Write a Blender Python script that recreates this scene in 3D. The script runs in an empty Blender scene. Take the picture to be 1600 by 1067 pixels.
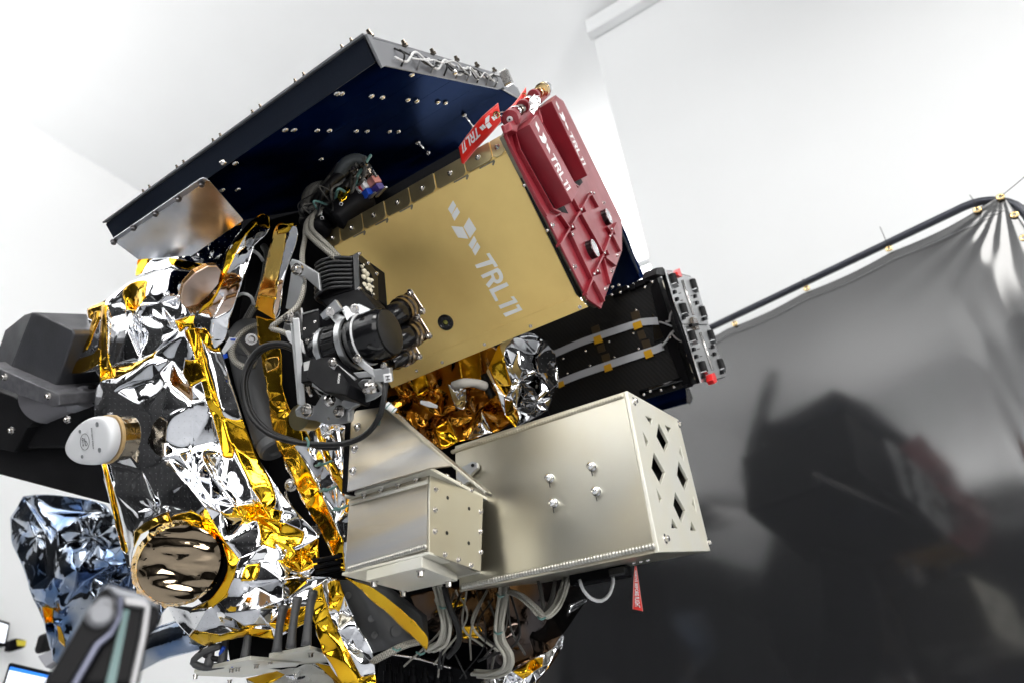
import bpy, bmesh, math, random
import numpy as np
from mathutils import Vector, Matrix
from mathutils import noise as mnoise
from mathutils.geometry import delaunay_2d_cdt

random.seed(11)
SC = bpy.context.scene
COL = SC.collection

# ------------------------------------------------------------------ camera
F, CX, CY = 947.0, 800.0, 533.5
AX = Vector((665, -519, -947)).normalized()        # world X, Y, Z seen from the camera
AZ = Vector((-141, 1545, -947)); AZ = (AZ - AX * AZ.dot(AX)).normalized()
AY = AZ.cross(AX).normalized()
ROT = Matrix((AX, AY, AZ))                          # camera -> world
CAM = Vector((0, 0, 1.45))
cd = bpy.data.cameras.new('camera'); cam = bpy.data.objects.new('camera', cd); COL.objects.link(cam)
cam.matrix_world = Matrix.Translation(CAM) @ ROT.to_4x4()
cd.sensor_width = 36; cd.lens = 36 * F / 1600; cd.clip_start = 0.05; cd.clip_end = 200
cd.dof.use_dof = True; cd.dof.focus_distance = 1.08; cd.dof.aperture_fstop = 3.2
SC.camera = cam
# ------------------------------------------------------------------ world, lamps, exposure
W = bpy.data.worlds.new('World'); SC.world = W; W.use_nodes = True
W.node_tree.nodes['Background'].inputs[0].default_value = (.9, .93, 1, 1)
W.node_tree.nodes['Background'].inputs[1].default_value = 0.15
SC.view_settings.view_transform = 'Standard'; SC.view_settings.look = 'None'
SC.view_settings.exposure = 0.65; SC.view_settings.gamma = 1
SC.cycles.use_denoising = True
SC.cycles.max_bounces = 8; SC.cycles.diffuse_bounces = 4; SC.cycles.glossy_bounces = 5
SC.cycles.transparent_max_bounces = 8
SC.cycles.sample_clamp_indirect = 6
SC.cycles.caustics_reflective = False; SC.cycles.caustics_refractive = False

def area(loc, rot, sx, sy, power, col=(1, .985, .96)):
    l = bpy.data.lights.new('ceiling_lamp_light', 'AREA'); l.shape = 'RECTANGLE'; l.size = sx; l.size_y = sy
    l.energy = power; l.color = col
    o = bpy.data.objects.new('ceiling_lamp_light', l); COL.objects.link(o)
    o.location = loc; o.rotation_euler = rot
    return o
LAMPS = [(-1.9, -1.3, 1.2, 2.4), (.4, -3.9, 1.2, 2.4), (5.6, 1.5, 1.2, 2.6), (5.6, -3.5, 1.2, 2.6), (-2.9, -4.2, 1.2, 1.6)]
UPLIGHTS = [(-4.3, 2.2, 3.95, 12, 0, 190), (-1.8, 4.5, 3.95, 0, -14, 165), (-4.3, -1.0, 3.95, 14, 0, 95)]   # unseen uplights added above the drapes to brighten the ceiling
HC = 6.2
for (x, y, sx, sy) in LAMPS:
    if y < 2: area((x, y, HC - 1.02), (0, 0, 0), sx, sy, 42 if x < 3 else 3)
    if x > 3: area((x, y, HC - .93), (math.pi, 0, 0), sx, sy, 85)  # upward light added to the far pendants to brighten the ceiling
for (x, y, z, a, b, w) in UPLIGHTS:
    area((x, y, z + .05), (math.pi + math.radians(-b), math.radians(a), 0), .5, 1.6, w)
# two unseen lights added to brighten the spacecraft and the partition
area((-3.9, -1.2, 2.6), (math.radians(90), 0, math.radians(-70)), 1.6, 2.6, 34)
area((-.2, -4.6, 2.3), (math.radians(100), 0, math.radians(-22)), 2.4, 1.6, 105)

# ------------------------------------------------------------------ picture rays, planes
def ray(x, y):
    return ROT @ Vector(((x - CX) / F, -(y - CY) / F, -1.0))
def P(x, y, d):
    return CAM + ray(x, y) * d
VX, VY, VZ = Vector((1, 0, 0)), Vector((0, 1, 0)), Vector((0, 0, 1))
class PL:
    """a plane of the place; at() finds where a sight line meets it, off = proud of it"""
    def __init__(s, n, p):
        s.n = Vector(n).normalized(); s.p = Vector(p)
        if s.n.dot(CAM - s.p) < 0: s.n = -s.n
    def at(s, x, y, off=0.0):
        r = ray(x, y)
        return CAM + r * ((s.p + s.n * off - CAM).dot(s.n) / r.dot(s.n))
    def many(s, pts, off=0.0):
        return [s.at(x, y, off) for x, y in pts]
def pl3(a, b, c):
    A, B, C = P(*a), P(*b), P(*c)
    return PL((B - A).cross(C - A), A)
def zc(pts, ox, oy, s):
    return [(ox + x / s, oy + y / s) for x, y in pts]
def depth(p):
    return -(ROT.transposed() @ (p - CAM)).z

# ------------------------------------------------------------------ materials
MATS = {}
def mat(name, col, rough=.5, metal=0.0, var=0.0, vscale=20, bump=0.0, bscale=200, coat=0.0, col2=None, rvar=0.0, emit=0, stretch=None, det=4, spec=.5, coatr=.03):
    if name in MATS: return MATS[name]
    m = bpy.data.materials.new(name); m.use_nodes = True; MATS[name] = m
    nt = m.node_tree; b = nt.nodes['Principled BSDF']; N = nt.nodes; L = nt.links
    b.inputs['Base Color'].default_value = (*col, 1); b.inputs['Roughness'].default_value = rough; b.inputs['Specular IOR Level'].default_value = spec
    b.inputs['Metallic'].default_value = metal; b.inputs['Coat Weight'].default_value = coat; b.inputs['Coat Roughness'].default_value = coatr
    tc = N.new('ShaderNodeTexCoord'); src = tc.outputs['Object']
    if stretch:
        mp = N.new('ShaderNodeMapping'); mp.inputs['Scale'].default_value = stretch; L.new(src, mp.inputs[0]); src = mp.outputs[0]
    if var or col2 or rvar:
        nz = N.new('ShaderNodeTexNoise'); nz.inputs['Scale'].default_value = vscale; nz.inputs['Detail'].default_value = det
        L.new(src, nz.inputs['Vector'])
        rp = N.new('ShaderNodeMapRange'); rp.interpolation_type = 'SMOOTHSTEP'; rp.inputs[1].default_value = .25; rp.inputs[2].default_value = .75
        L.new(nz.outputs[0], rp.inputs[0])
        if var or col2:
            mx = N.new('ShaderNodeMix'); mx.data_type = 'RGBA'
            c2 = col2 or tuple(max(0, c * (1 - var)) for c in col)
            c1 = col if col2 else tuple(min(1, c * (1 + var)) for c in col)
            mx.inputs[6].default_value = (*c1, 1); mx.inputs[7].default_value = (*c2, 1)
            L.new(rp.outputs[0], mx.inputs[0]); L.new(mx.outputs[2], b.inputs['Base Color'])
        if rvar:
            r2 = N.new('ShaderNodeMapRange'); r2.inputs[3].default_value = max(0, rough - rvar); r2.inputs[4].default_value = rough + rvar
            L.new(rp.outputs[0], r2.inputs[0]); L.new(r2.outputs[0], b.inputs['Roughness'])
    if bump:
        n2 = N.new('ShaderNodeTexNoise'); n2.inputs['Scale'].default_value = bscale; n2.inputs['Detail'].default_value = 3
        L.new(src, n2.inputs['Vector'])
        bp = N.new('ShaderNodeBump'); bp.inputs['Strength'].default_value = bump; bp.inputs['Distance'].default_value = .001
        L.new(n2.outputs[0], bp.inputs['Height']); L.new(bp.outputs[0], b.inputs['Normal'])
    if emit:
        b.inputs['Emission Color'].default_value = (*col, 1); b.inputs['Emission Strength'].default_value = emit
    return m

def weave_mat(name, c1, c2, rough=.5, metal=0.0, su=1, sv=1, kind='braid', bump=.5):
    m = bpy.data.materials.new(name); m.use_nodes = True; MATS[name] = m
    nt = m.node_tree; b = nt.nodes['Principled BSDF']; N = nt.nodes; L = nt.links
    b.inputs['Roughness'].default_value = rough; b.inputs['Metallic'].default_value = metal
    uv = N.new('ShaderNodeTexCoord'); sp = N.new('ShaderNodeSeparateXYZ'); L.new(uv.outputs['UV'], sp.inputs[0])
    def math_(op, a, bb):
        n = N.new('ShaderNodeMath'); n.operation = op
        for i, v in enumerate((a, bb)):
            if v is None: continue
            if isinstance(v, (int, float)): n.inputs[i].default_value = v
            else: L.new(v, n.inputs[i])
        return n.outputs[0]
    u = math_('MULTIPLY', sp.outputs[0], su); v = math_('MULTIPLY', sp.outputs[1], sv)
    s1 = math_('SINE', math_('ADD', u, v), None); s2 = math_('SINE', math_('SUBTRACT', u, v), None)
    h = math_('MAXIMUM', s1, s2) if kind == 'braid' else math_('MULTIPLY', s1, s2)
    mr = N.new('ShaderNodeMapRange'); mr.inputs[1].default_value = -.4 if kind == 'braid' else -1; mr.inputs[2].default_value = 1; L.new(h, mr.inputs[0])
    mx = N.new('ShaderNodeMix'); mx.data_type = 'RGBA'; mx.inputs[6].default_value = (*c1, 1); mx.inputs[7].default_value = (*c2, 1)
    L.new(mr.outputs[0], mx.inputs[0]); L.new(mx.outputs[2], b.inputs['Base Color'])
    b.inputs['Specular IOR Level'].default_value = .2
    bp = N.new('ShaderNodeBump'); bp.inputs['Strength'].default_value = bump; bp.inputs['Distance'].default_value = .0006
    L.new(mr.outputs[0], bp.inputs['Height']); L.new(bp.outputs[0], b.inputs['Normal'])
    return m

def foil_mat(name, col, rough=.06, wr=.25, dots=False, wscale=45, tint=None):
    """metallised film: mirror-bright, finely wrinkled, with vent pinholes"""
    m = bpy.data.materials.new(name); m.use_nodes = True; MATS[name] = m
    nt = m.node_tree; b = nt.nodes['Principled BSDF']; N = nt.nodes; L = nt.links
    b.inputs['Metallic'].default_value = 1; b.inputs['Roughness'].default_value = rough
    b.inputs['Base Color'].default_value = (*col, 1)
    tc = N.new('ShaderNodeTexCoord')
    nz = N.new('ShaderNodeTexNoise'); nz.inputs['Scale'].default_value = wscale; nz.inputs['Detail'].default_value = 3; nz.inputs['Distortion'].default_value = .6
    L.new(tc.outputs['Object'], nz.inputs['Vector'])
    vo = N.new('ShaderNodeTexVoronoi'); vo.inputs['Scale'].default_value = wscale * .55; vo.feature = 'SMOOTH_F1'
    L.new(tc.outputs['Object'], vo.inputs['Vector'])
    ad = N.new('ShaderNodeMath'); ad.operation = 'MULTIPLY_ADD'; ad.inputs[1].default_value = .5
    L.new(vo.outputs['Distance'], ad.inputs[0]); L.new(nz.outputs[0], ad.inputs[2])
    bp = N.new('ShaderNodeBump'); bp.inputs['Strength'].default_value = wr; bp.inputs['Distance'].default_value = .004
    L.new(ad.outputs[0], bp.inputs['Height']); L.new(bp.outputs[0], b.inputs['Normal'])
    c = None
    if tint:
        mx = N.new('ShaderNodeMix'); mx.data_type = 'RGBA'; mx.inputs[6].default_value = (*col, 1); mx.inputs[7].default_value = (*tint, 1)
        n3 = N.new('ShaderNodeTexNoise'); n3.inputs['Scale'].default_value = 9; L.new(tc.outputs['Object'], n3.inputs['Vector'])
        mr = N.new('ShaderNodeMapRange'); mr.inputs[1].default_value = .4; mr.inputs[2].default_value = .65
        L.new(n3.outputs[0], mr.inputs[0]); L.new(mr.outputs[0], mx.inputs[0]); L.new(mx.outputs[2], b.inputs['Base Color']); c = mx.outputs[2]
    if dots:
        v2 = N.new('ShaderNodeTexVoronoi'); v2.voronoi_dimensions = '2D'; v2.inputs['Scale'].default_value = 1; v2.inputs['Randomness'].default_value = .12
        L.new(tc.outputs['UV'], v2.inputs['Vector'])
        lt = N.new('ShaderNodeMath'); lt.operation = 'LESS_THAN'; lt.inputs[1].default_value = .045; L.new(v2.outputs['Distance'], lt.inputs[0])
        m2 = N.new('ShaderNodeMix'); m2.data_type = 'RGBA'; m2.inputs[6].default_value = (*col, 1); m2.inputs[7].default_value = (.34, .35, .37, 1)
        if c: L.new(c, m2.inputs[6])
        L.new(lt.outputs[0], m2.inputs[0]); L.new(m2.outputs[2], b.inputs['Base Color'])
        iv = N.new('ShaderNodeMath'); iv.operation = 'SUBTRACT'; iv.inputs[0].default_value = 1; L.new(lt.outputs[0], iv.inputs[1]); L.new(iv.outputs[0], b.inputs['Metallic'])
    return m

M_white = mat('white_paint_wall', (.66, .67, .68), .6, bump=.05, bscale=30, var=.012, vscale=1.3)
M_wallfar = mat('bright_wall_paint', (.93, .935, .94), .6)  # white wall, colour lightened to make up for weak light on it
M_wallright = mat('dull_wall_paint', (.52, .53, .54), .6)  # white wall, colour darkened to offset strong light on it
M_ceil = mat('ceiling_white', (.78, .79, .80), .7, var=.01, vscale=2)
M_ceild = mat('dark_ceiling_panels', (.05, .052, .055), .7)
M_floor = mat('floor_epoxy', (.36, .37, .39), .22, var=.06, vscale=3)
M_lamp = mat('lamp_diffuser', (1, .99, .96), .5, emit=5)
M_drape = mat('black_drape_cloth', (.012, .012, .013), .75)
M_vinyl = mat('black_vinyl', (.018, .0185, .020), .10, coat=.0, bump=.03, bscale=3.2, rvar=.015, vscale=6)
M_vinyl.node_tree.nodes['Principled BSDF'].inputs['IOR'].default_value = 1.63
M_black = mat('black_anodised', (.005, .005, .006), .45, spec=.06, bump=.1, bscale=600, rvar=.08, vscale=30)
M_blackg = mat('black_gloss', (.006, .006, .007), .16, spec=.4)
M_rubber = mat('black_rubber', (.007, .007, .0075), .45, spec=.3)
M_fin = mat('black_fin_coating', (.014, .014, .015), .33, spec=.5)
M_dark = mat('dark_bus_panel', (.003, .003, .004), .5, spec=.03, var=.3, vscale=12)
M_arm = mat('dark_painted_steel', (.030, .031, .036), .5, bump=.45, bscale=180, var=.35, vscale=7, rvar=.12)
M_armflange = mat('worn_steel_flange', (.06, .06, .067), .42, bump=.5, bscale=90, col2=(.11, .11, .12), vscale=60)
M_grey = mat('grey_composite', (.055, .056, .058), .48, bump=.25, bscale=500, var=.2, vscale=9)
M_alu = mat('bead_blasted_aluminium', (.5, .51, .52), .42, 1, bump=.22, bscale=900, var=.1, vscale=10)
M_gold = mat('gold_chromate_aluminium', (.95, .68, .255), .45, .7, bump=.14, bscale=1300, var=.09, vscale=5, rvar=.12, det=9)
M_bronze = mat('bronze_chromate_flange', (.46, .38, .21), .42, 1, bump=.12, bscale=1500, var=.15, vscale=14)
M_olive = mat('olive_frame', (.22, .2, .15), .4, .8, var=.1, vscale=20)
M_red = mat('red_anodised', (.27, .014, .026), .36, .3, coat=.45, coatr=.3, bump=.08, bscale=1500, var=.12, vscale=16, rvar=.05)
M_ribbon = mat('red_ribbon', (.72, .02, .012), .38, bump=.2, bscale=900, var=.06, vscale=40)
M_ink = mat('white_ink', (.8, .8, .8), .5)
M_inkg = mat('grey_white_ink', (.9, .9, .88), .45)
M_inkk = mat('black_ink', (.03, .03, .035), .5)
M_steel = mat('stainless_steel', (.62, .6, .58), .2, 1)
M_chrome = mat('polished_steel', (.8, .8, .8), .06, 1)
M_brass = mat('brass', (.85, .6, .28), .16, 1)
M_nickel = mat('nickel_connector', (.26, .22, .18), .2, 1, bump=.2, bscale=400)
M_sil = mat('clear_chromate_box', (.57, .56, .50), .33, 1, col2=(.55, .50, .38), vscale=4.5, rvar=.045, det=7)
M_sil2 = mat('brushed_clear_chromate', (.70, .59, .40), .36, 1, bump=.10, bscale=160, col2=(.5, .51, .53), vscale=6, rvar=.06, stretch=(3, .35, 3))
M_ivory = mat('ivory_chromate_plate', (.80, .77, .64), .4, .5, col2=(.8, .79, .72), vscale=9)
M_weld = mat('weld_bead', (.47, .46, .42), .36, 1)
M_cloud = mat('clouded_aluminium', (.62, .66, .72), .20, 1, col2=(.75, .73, .70), vscale=11, rvar=.05, bump=.2, bscale=14)
def navy():
    m = bpy.data.materials.new('navy_cell_glass'); m.use_nodes = True; nt = m.node_tree; N = nt.nodes; L = nt.links
    N.remove(N['Principled BSDF']); d = N.new('ShaderNodeBsdfDiffuse'); g = N.new('ShaderNodeBsdfGlossy'); mx = N.new('ShaderNodeMixShader')
    tc = N.new('ShaderNodeTexCoord'); nz = N.new('ShaderNodeTexNoise'); nz.inputs['Scale'].default_value = 3.5; L.new(tc.outputs['Object'], nz.inputs['Vector'])
    c = N.new('ShaderNodeMix'); c.data_type = 'RGBA'; c.inputs[6].default_value = (.0006, .002, .008, 1); c.inputs[7].default_value = (.001, .006, .036, 1)
    r = N.new('ShaderNodeMapRange'); r.inputs[1].default_value = .4; r.inputs[2].default_value = .6; L.new(nz.outputs[0], r.inputs[0]); L.new(r.outputs[0], c.inputs[0]); L.new(c.outputs[2], d.inputs[0])
    g.inputs[0].default_value = (.25, .4, .9, 1); g.inputs['Roughness'].default_value = .12; mx.inputs[0].default_value = .012
    L.new(d.outputs[0], mx.inputs[1]); L.new(g.outputs[0], mx.inputs[2]); L.new(mx.outputs[0], N['Material Output'].inputs[0]); return m
M_navy = navy()
M_navy2 = mat('navy_edge', (.008, .012, .022), .4, spec=.3, bump=.2, bscale=300)
M_panelgrey = mat('grey_edge_trim', (.22, .225, .24), .5, .4)
M_wire = mat('white_wire', (.62, .62, .62), .4)
M_tie = mat('green_cable_tie', (.1, .22, .2), .35)
M_puck = mat('white_gloss_enamel', (.72, .73, .75), .12, coat=.4)
M_tan = mat('tan_gasket', (.5, .34, .16), .4)
M_carbon_dark = mat('dark_patch', (.008, .008, .008), .5)
M_stripgrey = mat('pale_ribbon_cable', (.5, .51, .54), .4)
M_pinkf = mat('pink_cover_film', (.78, .6, .49), .3, .75, bump=.5, bscale=45, var=.05, vscale=20)
M_led = mat('led_lens', (.62, .57, .44), .2, .0, bump=.3, bscale=300)
M_screenblue = mat('screen_blue_bar', (.02, .16, .62), .4, emit=1.0)
M_screenwhite = mat('screen_white', (.85, .88, .95), .4, emit=.8)
M_yellow = mat('yellow_label', (.75, .62, .05), .4)
M_teal = mat('teal_tinted_stripe', (.03, .11, .11), .3)
M_bluep = mat('blue_plastic', (.01, .07, .5), .35)
M_redp = mat('red_plastic', (.75, .02, .02), .3)
M_pinkp = mat('pink_metal', (.6, .25, .22), .3, .6)
M_whitep = mat('white_plastic', (.75, .75, .76), .35)
M_braid = weave_mat('silver_braid', (.10, .095, .085), (.42, .40, .35), .4, .35, 210 * 6.28, 5 * 6.28)
M_braidw = weave_mat('pale_braid', (.16, .155, .13), (.62, .60, .53), .5, .1, 230 * 6.28, 5 * 6.28)
M_braidd = weave_mat('dark_braid', (.025, .025, .025), (.16, .155, .14), .5, .2, 210 * 6.28, 5 * 6.28)
M_carbon = weave_mat('carbon_twill', (.003, .003, .0035), (.012, .012, .013), .55, 0, 330, 1000, 'weave', .25)
M_foil = foil_mat('silver_foil', (.82, .83, .86), .03, .04, True, 22)
M_foilb = foil_mat('blue_tinted_foil', (.46, .50, .56), .07, .18, False, 30, (.13, .22, .40))
M_kap = foil_mat('amber_tape', (.90, .55, .03), .09, .14, False, 50, (.76, .40, .02))
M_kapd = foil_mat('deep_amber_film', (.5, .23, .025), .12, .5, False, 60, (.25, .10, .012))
M_kapl = foil_mat('bright_gold_film', (1, .66, .16), .12, .12, False, 40)
M_brown = foil_mat('brown_mirror_film', (.33, .26, .18), .06, .12, False, 14)

# ------------------------------------------------------------------ object helpers
ORG = {}
def tag(o, label=None, cat=None, group=None, kind=None):
    if label: o['label'] = label
    if cat: o['category'] = cat
    if group: o['group'] = group
    if kind: o['kind'] = kind
    return o
def thing(name, label, cat, p, group=None):
    o = bpy.data.objects.new(name, None); COL.objects.link(o); o.empty_display_size = .02
    o.location = p; ORG[o.name] = Vector(p)
    return tag(o, label, cat, group)
def part(name, bm, m, parent=None, smooth=False, bevel=0, seg=2, label=None):
    org = ORG[parent.name] if parent else Vector((0, 0, 0))
    if isinstance(bm, bmesh.types.BMesh):
        me = bpy.data.meshes.new(name)
        if org.length: bmesh.ops.translate(bm, verts=bm.verts, vec=-org)
        bm.to_mesh(me); bm.free()
    else: me = bm
    for mm in (m if isinstance(m, (list, tuple)) else [m]): me.materials.append(mm)
    o = bpy.data.objects.new(name, me); COL.objects.link(o)
    if parent: o.parent = parent
    ORG[o.name] = org
    if smooth:
        me.polygons.foreach_set('use_smooth', [True] * len(me.polygons))
        if smooth == 'auto':
            try: me.set_sharp_from_angle(angle=math.radians(38))
            except Exception: pass
    if bevel:
        b = o.modifiers.new('edge', 'BEVEL'); b.width = bevel; b.segments = seg; b.limit_method = 'ANGLE'; b.angle_limit = math.radians(35)
        b.harden_normals = False
    if label: o['label'] = label
    return o
def center(pts):
    c = Vector((0, 0, 0))
    for p in pts: c += p
    return c / len(pts)
def basis(n):
    n = Vector(n).normalized(); a = Vector((0, 0, 1)) if abs(n.z) < .9 else Vector((1, 0, 0))
    u = a.cross(n).normalized(); return u, n.cross(u).normalized(), n
def inpoly(x, y, poly):
    c = False; j = len(poly) - 1
    for i in range(len(poly)):
        xi, yi = poly[i]; xj, yj = poly[j]
        if (yi > y) != (yj > y) and x < (xj - xi) * (y - yi) / (yj - yi + 1e-12) + xi: c = not c
        j = i
    return c
def slab_bm(pts, vec, holes=(), bm=None):
    """a plate: outline pts (coplanar world points), carried through vec; holes are outlines too"""
    bm = bm or bmesh.new(); vec = Vector(vec)
    n = vec.normalized()
    if not holes:
        a = [bm.verts.new(p) for p in pts]; b = [bm.verts.new(p + vec) for p in pts]
        k = len(pts)
        try: bm.faces.new(a)
        except ValueError: pass
        bm.faces.new(b[::-1])
        for i in range(k): bm.faces.new((a[i], b[i], b[(i + 1) % k], a[(i + 1) % k]))
    else:
        # plane frame from the outline itself
        nn = Vector((0, 0, 0))
        for i in range(len(pts)): nn += (pts[i] - pts[0]).cross(pts[(i + 1) % len(pts)] - pts[0])
        u, v, w = basis(nn); o = pts[0]
        def f(p): return ((p - o).dot(u), (p - o).dot(v))
        co = [f(p) for p in pts]; edges = [(i, (i + 1) % len(pts)) for i in range(len(pts))]; H = []
        for h in holes:
            s = len(co); hh = [f(p) for p in h]; H.append(hh); co += hh
            edges += [(s + i, s + (i + 1) % len(h)) for i in range(len(h))]
        out = delaunay_2d_cdt([Vector(c) for c in co], edges, [], 0, 1e-7)
        vs, fs = out[0], out[2]; outer = [f(p) for p in pts]
        a = [bm.verts.new(o + u * c.x + v * c.y) for c in vs]; b = [bm.verts.new(x.co + vec) for x in a]
        keep = []
        for t in fs:
            cx = sum(vs[i].x for i in t) / 3; cy = sum(vs[i].y for i in t) / 3
            if inpoly(cx, cy, outer) and not any(inpoly(cx, cy, h) for h in H): keep.append(t)
        ed = {}
        for t in keep:
            bm.faces.new([a[i] for i in t]); bm.faces.new([b[i] for i in t][::-1])
            for i in range(3):
                e = (t[i], t[(i + 1) % 3]); ed[tuple(sorted(e))] = ed.get(tuple(sorted(e)), []) + [e]
        for k, l in ed.items():
            if len(l) == 1:
                i, j = l[0]; bm.faces.new((a[j], a[i], b[i], b[j]))
        for x in [x for x in bm.verts if not x.link_faces]: bm.verts.remove(x)
        bmesh.ops.dissolve_limit(bm, angle_limit=.01, verts=bm.verts, edges=bm.edges)
    bmesh.ops.recalc_face_normals(bm, faces=bm.faces)
    return bm
def plate(pl, px, proud, thick, holes=()):
    """plate on plane pl: its near face stands `proud`, it is `thick` deep"""
    return slab_bm(pl.many(px, proud), -pl.n * thick, [pl.many(h, proud) for h in holes])
def tube_path(pts, step=.006):
    if len(pts) == 2: return [Vector(p) for p in pts]
    out = []; Q = [pts[0] * 2 - pts[1]] + list(pts) + [pts[-1] * 2 - pts[-2]]
    for i in range(1, len(Q) - 2):
        p0, p1, p2, p3 = Q[i - 1:i + 3]; k = max(2, min(24, int((p2 - p1).length / step)))
        for j in range(k):
            t = j / k
            out.append(.5 * ((2 * p1) + (p2 - p0) * t + (2 * p0 - 5 * p1 + 4 * p2 - p3) * t * t + (3 * p1 - p0 - 3 * p2 + p3) * t ** 3))
    out.append(Vector(pts[-1])); return out
def tube_bm(pts, r, n=10, bm=None, raw=False, flat=1.0):
    bm = bm or bmesh.new(); uvl = bm.loops.layers.uv.verify()
    path = pts if raw else tube_path([Vector(p) for p in pts])
    rf = r if callable(r) else (lambda t: r)
    T = []
    for i in range(len(path)):
        T.append((path[min(i + 1, len(path) - 1)] - path[max(i - 1, 0)]).normalized())
    u, v, _ = basis(T[0]); rings = []; s = 0; S = []
    for i, p in enumerate(path):
        if i: s += (p - path[i - 1]).length
        u = (u - T[i] * u.dot(T[i])).normalized(); v = T[i].cross(u); rr = rf(i / max(1, len(path) - 1))
        rings.append([bm.verts.new(p + (u * math.cos(2 * math.pi * k / n) + v * math.sin(2 * math.pi * k / n) * flat) * rr) for k in range(n)]); S.append(s)
    for i in range(len(rings) - 1):
        for k in range(n):
            f = bm.faces.new((rings[i][k], rings[i][(k + 1) % n], rings[i + 1][(k + 1) % n], rings[i + 1][k]))
            for l, uv in zip(f.loops, ((S[i], k / n), (S[i], (k + 1) / n), (S[i + 1], (k + 1) / n), (S[i + 1], k / n))): l[uvl].uv = uv
    bm.faces.new(rings[0][::-1]); bm.faces.new(rings[-1])
    return bm
def lathe_bm(p, axis, prof, n=32, bm=None, phase=0, caps=True):
    bm = bm or bmesh.new(); u, v, w = basis(axis); R = []
    for t, r in prof:
        R.append([bm.verts.new(p + w * t + (u * math.cos(2 * math.pi * (k + phase) / n) + v * math.sin(2 * math.pi * (k + phase) / n)) * max(r, 1e-5)) for k in range(n)])
    for i in range(len(R) - 1):
        for k in range(n): bm.faces.new((R[i][k], R[i][(k + 1) % n], R[i + 1][(k + 1) % n], R[i + 1][k]))
    if caps: bm.faces.new(R[0][::-1]); bm.faces.new(R[-1])
    bmesh.ops.recalc_face_normals(bm, faces=bm.faces)
    return bm
def box_bm(c, u, v, w, su, sv, sw, bm=None):
    c = Vector(c); q = []
    for a in (-1, 1):
        for b_ in (-1, 1): q.append(c + u * su / 2 * a + v * sv / 2 * (b_ if a == -1 else -b_) - w * sw / 2)
    return slab_bm(q, w * sw, bm=bm)
def text_mesh(s):
    cu = bpy.data.curves.new('lettering', 'FONT'); cu.body = s; cu.size = 1; cu.offset = .028; cu.resolution_u = 3
    o = bpy.data.objects.new('lettering', cu); COL.objects.link(o)
    dg = bpy.context.evaluated_depsgraph_get(); me = bpy.data.meshes.new_from_object(o.evaluated_get(dg))
    bpy.data.objects.remove(o); bpy.data.curves.remove(cu); return me
def write(s, fn, name, m, parent, squeeze=1):
    """flat lettering: fn maps unit-box (u, v) to a point of the place"""
    me = text_mesh(s); xs = [v.co.x for v in me.vertices]; ys = [v.co.y for v in me.vertices]
    x0, x1, y0, y1 = min(xs), max(xs), min(ys), max(ys); org = ORG[parent.name] if parent else Vector()
    for v in me.vertices: v.co = fn((v.co.x - x0) / (x1 - x0), (v.co.y - y0) / (y1 - y0)) - org
    for i in range(len(me.materials)): me.materials.pop()
    return part(name, me, m, parent)
def quadmap(pl, bl, br, tr, tl, off):
    def f(u, v):
        x = bl[0] * (1 - u) * (1 - v) + br[0] * u * (1 - v) + tr[0] * u * v + tl[0] * (1 - u) * v
        y = bl[1] * (1 - u) * (1 - v) + br[1] * u * (1 - v) + tr[1] * u * v + tl[1] * (1 - u) * v
        return pl.at(x, y, off)
    return f
def flat(pl, polys, off, bm=None):
    bm = bm or bmesh.new()
    for q in polys:
        try: slab_bm(pl.many(q, off), -pl.n * .0004, bm=bm)
        except ValueError: pass
    return bm
# shared screw meshes -------------------------------------------------------
def _screw():
    bm = bmesh.new()
    lathe_bm(Vector((0, 0, 0)), VZ, [(-.3, .5), (.55, .5), (.7, .42), (.72, .27), (.72, .25), (.3, .24)], 14, bm)
    lathe_bm(Vector((0, 0, 0)), VZ, [(-.3, .85), (.06, .85), (.1, .8)], 16, bm)
    me = bpy.data.meshes.new('screw'); bm.to_mesh(me); bm.free(); me.materials.append(M_steel); return me
def _dome():
    bm = bmesh.new()
    lathe_bm(Vector((0, 0, 0)), VZ, [(-.3, .5), (.05, .5), (.2, .44), (.32, .28), (.34, .12), (.22, .1)], 14, bm)
    me = bpy.data.meshes.new('rivet'); bm.to_mesh(me); bm.free(); me.materials.append(M_steel)
    me.polygons.foreach_set('use_smooth', [True] * len(me.polygons)); return me
ME_SCREW, ME_DOME = _screw(), _dome()
def fix(me, name, p, n, size, parent):
    o = bpy.data.objects.new(name, me); COL.objects.link(o); u, v, w = basis(n)
    o.parent = parent; org = ORG[parent.name] if parent else Vector()
    R = Matrix((u, v, w)).transposed(); a = random.random() * 3
    o.matrix_local = Matrix.Translation(p - org) @ (R @ Matrix.Rotation(a, 3, 'Z')).to_4x4() @ Matrix.Scale(size, 4)
    return o
def screws(pl, px, size, parent, off=0.0, name='screw', me=None):
    for (x, y) in px: fix(me or ME_SCREW, name, pl.at(x, y, off), pl.n, size, parent)
def screwsp(ps, n, size, parent, name='screw', me=None):
    for p in ps: fix(me or ME_SCREW, name, p, n, size, parent)

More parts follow.
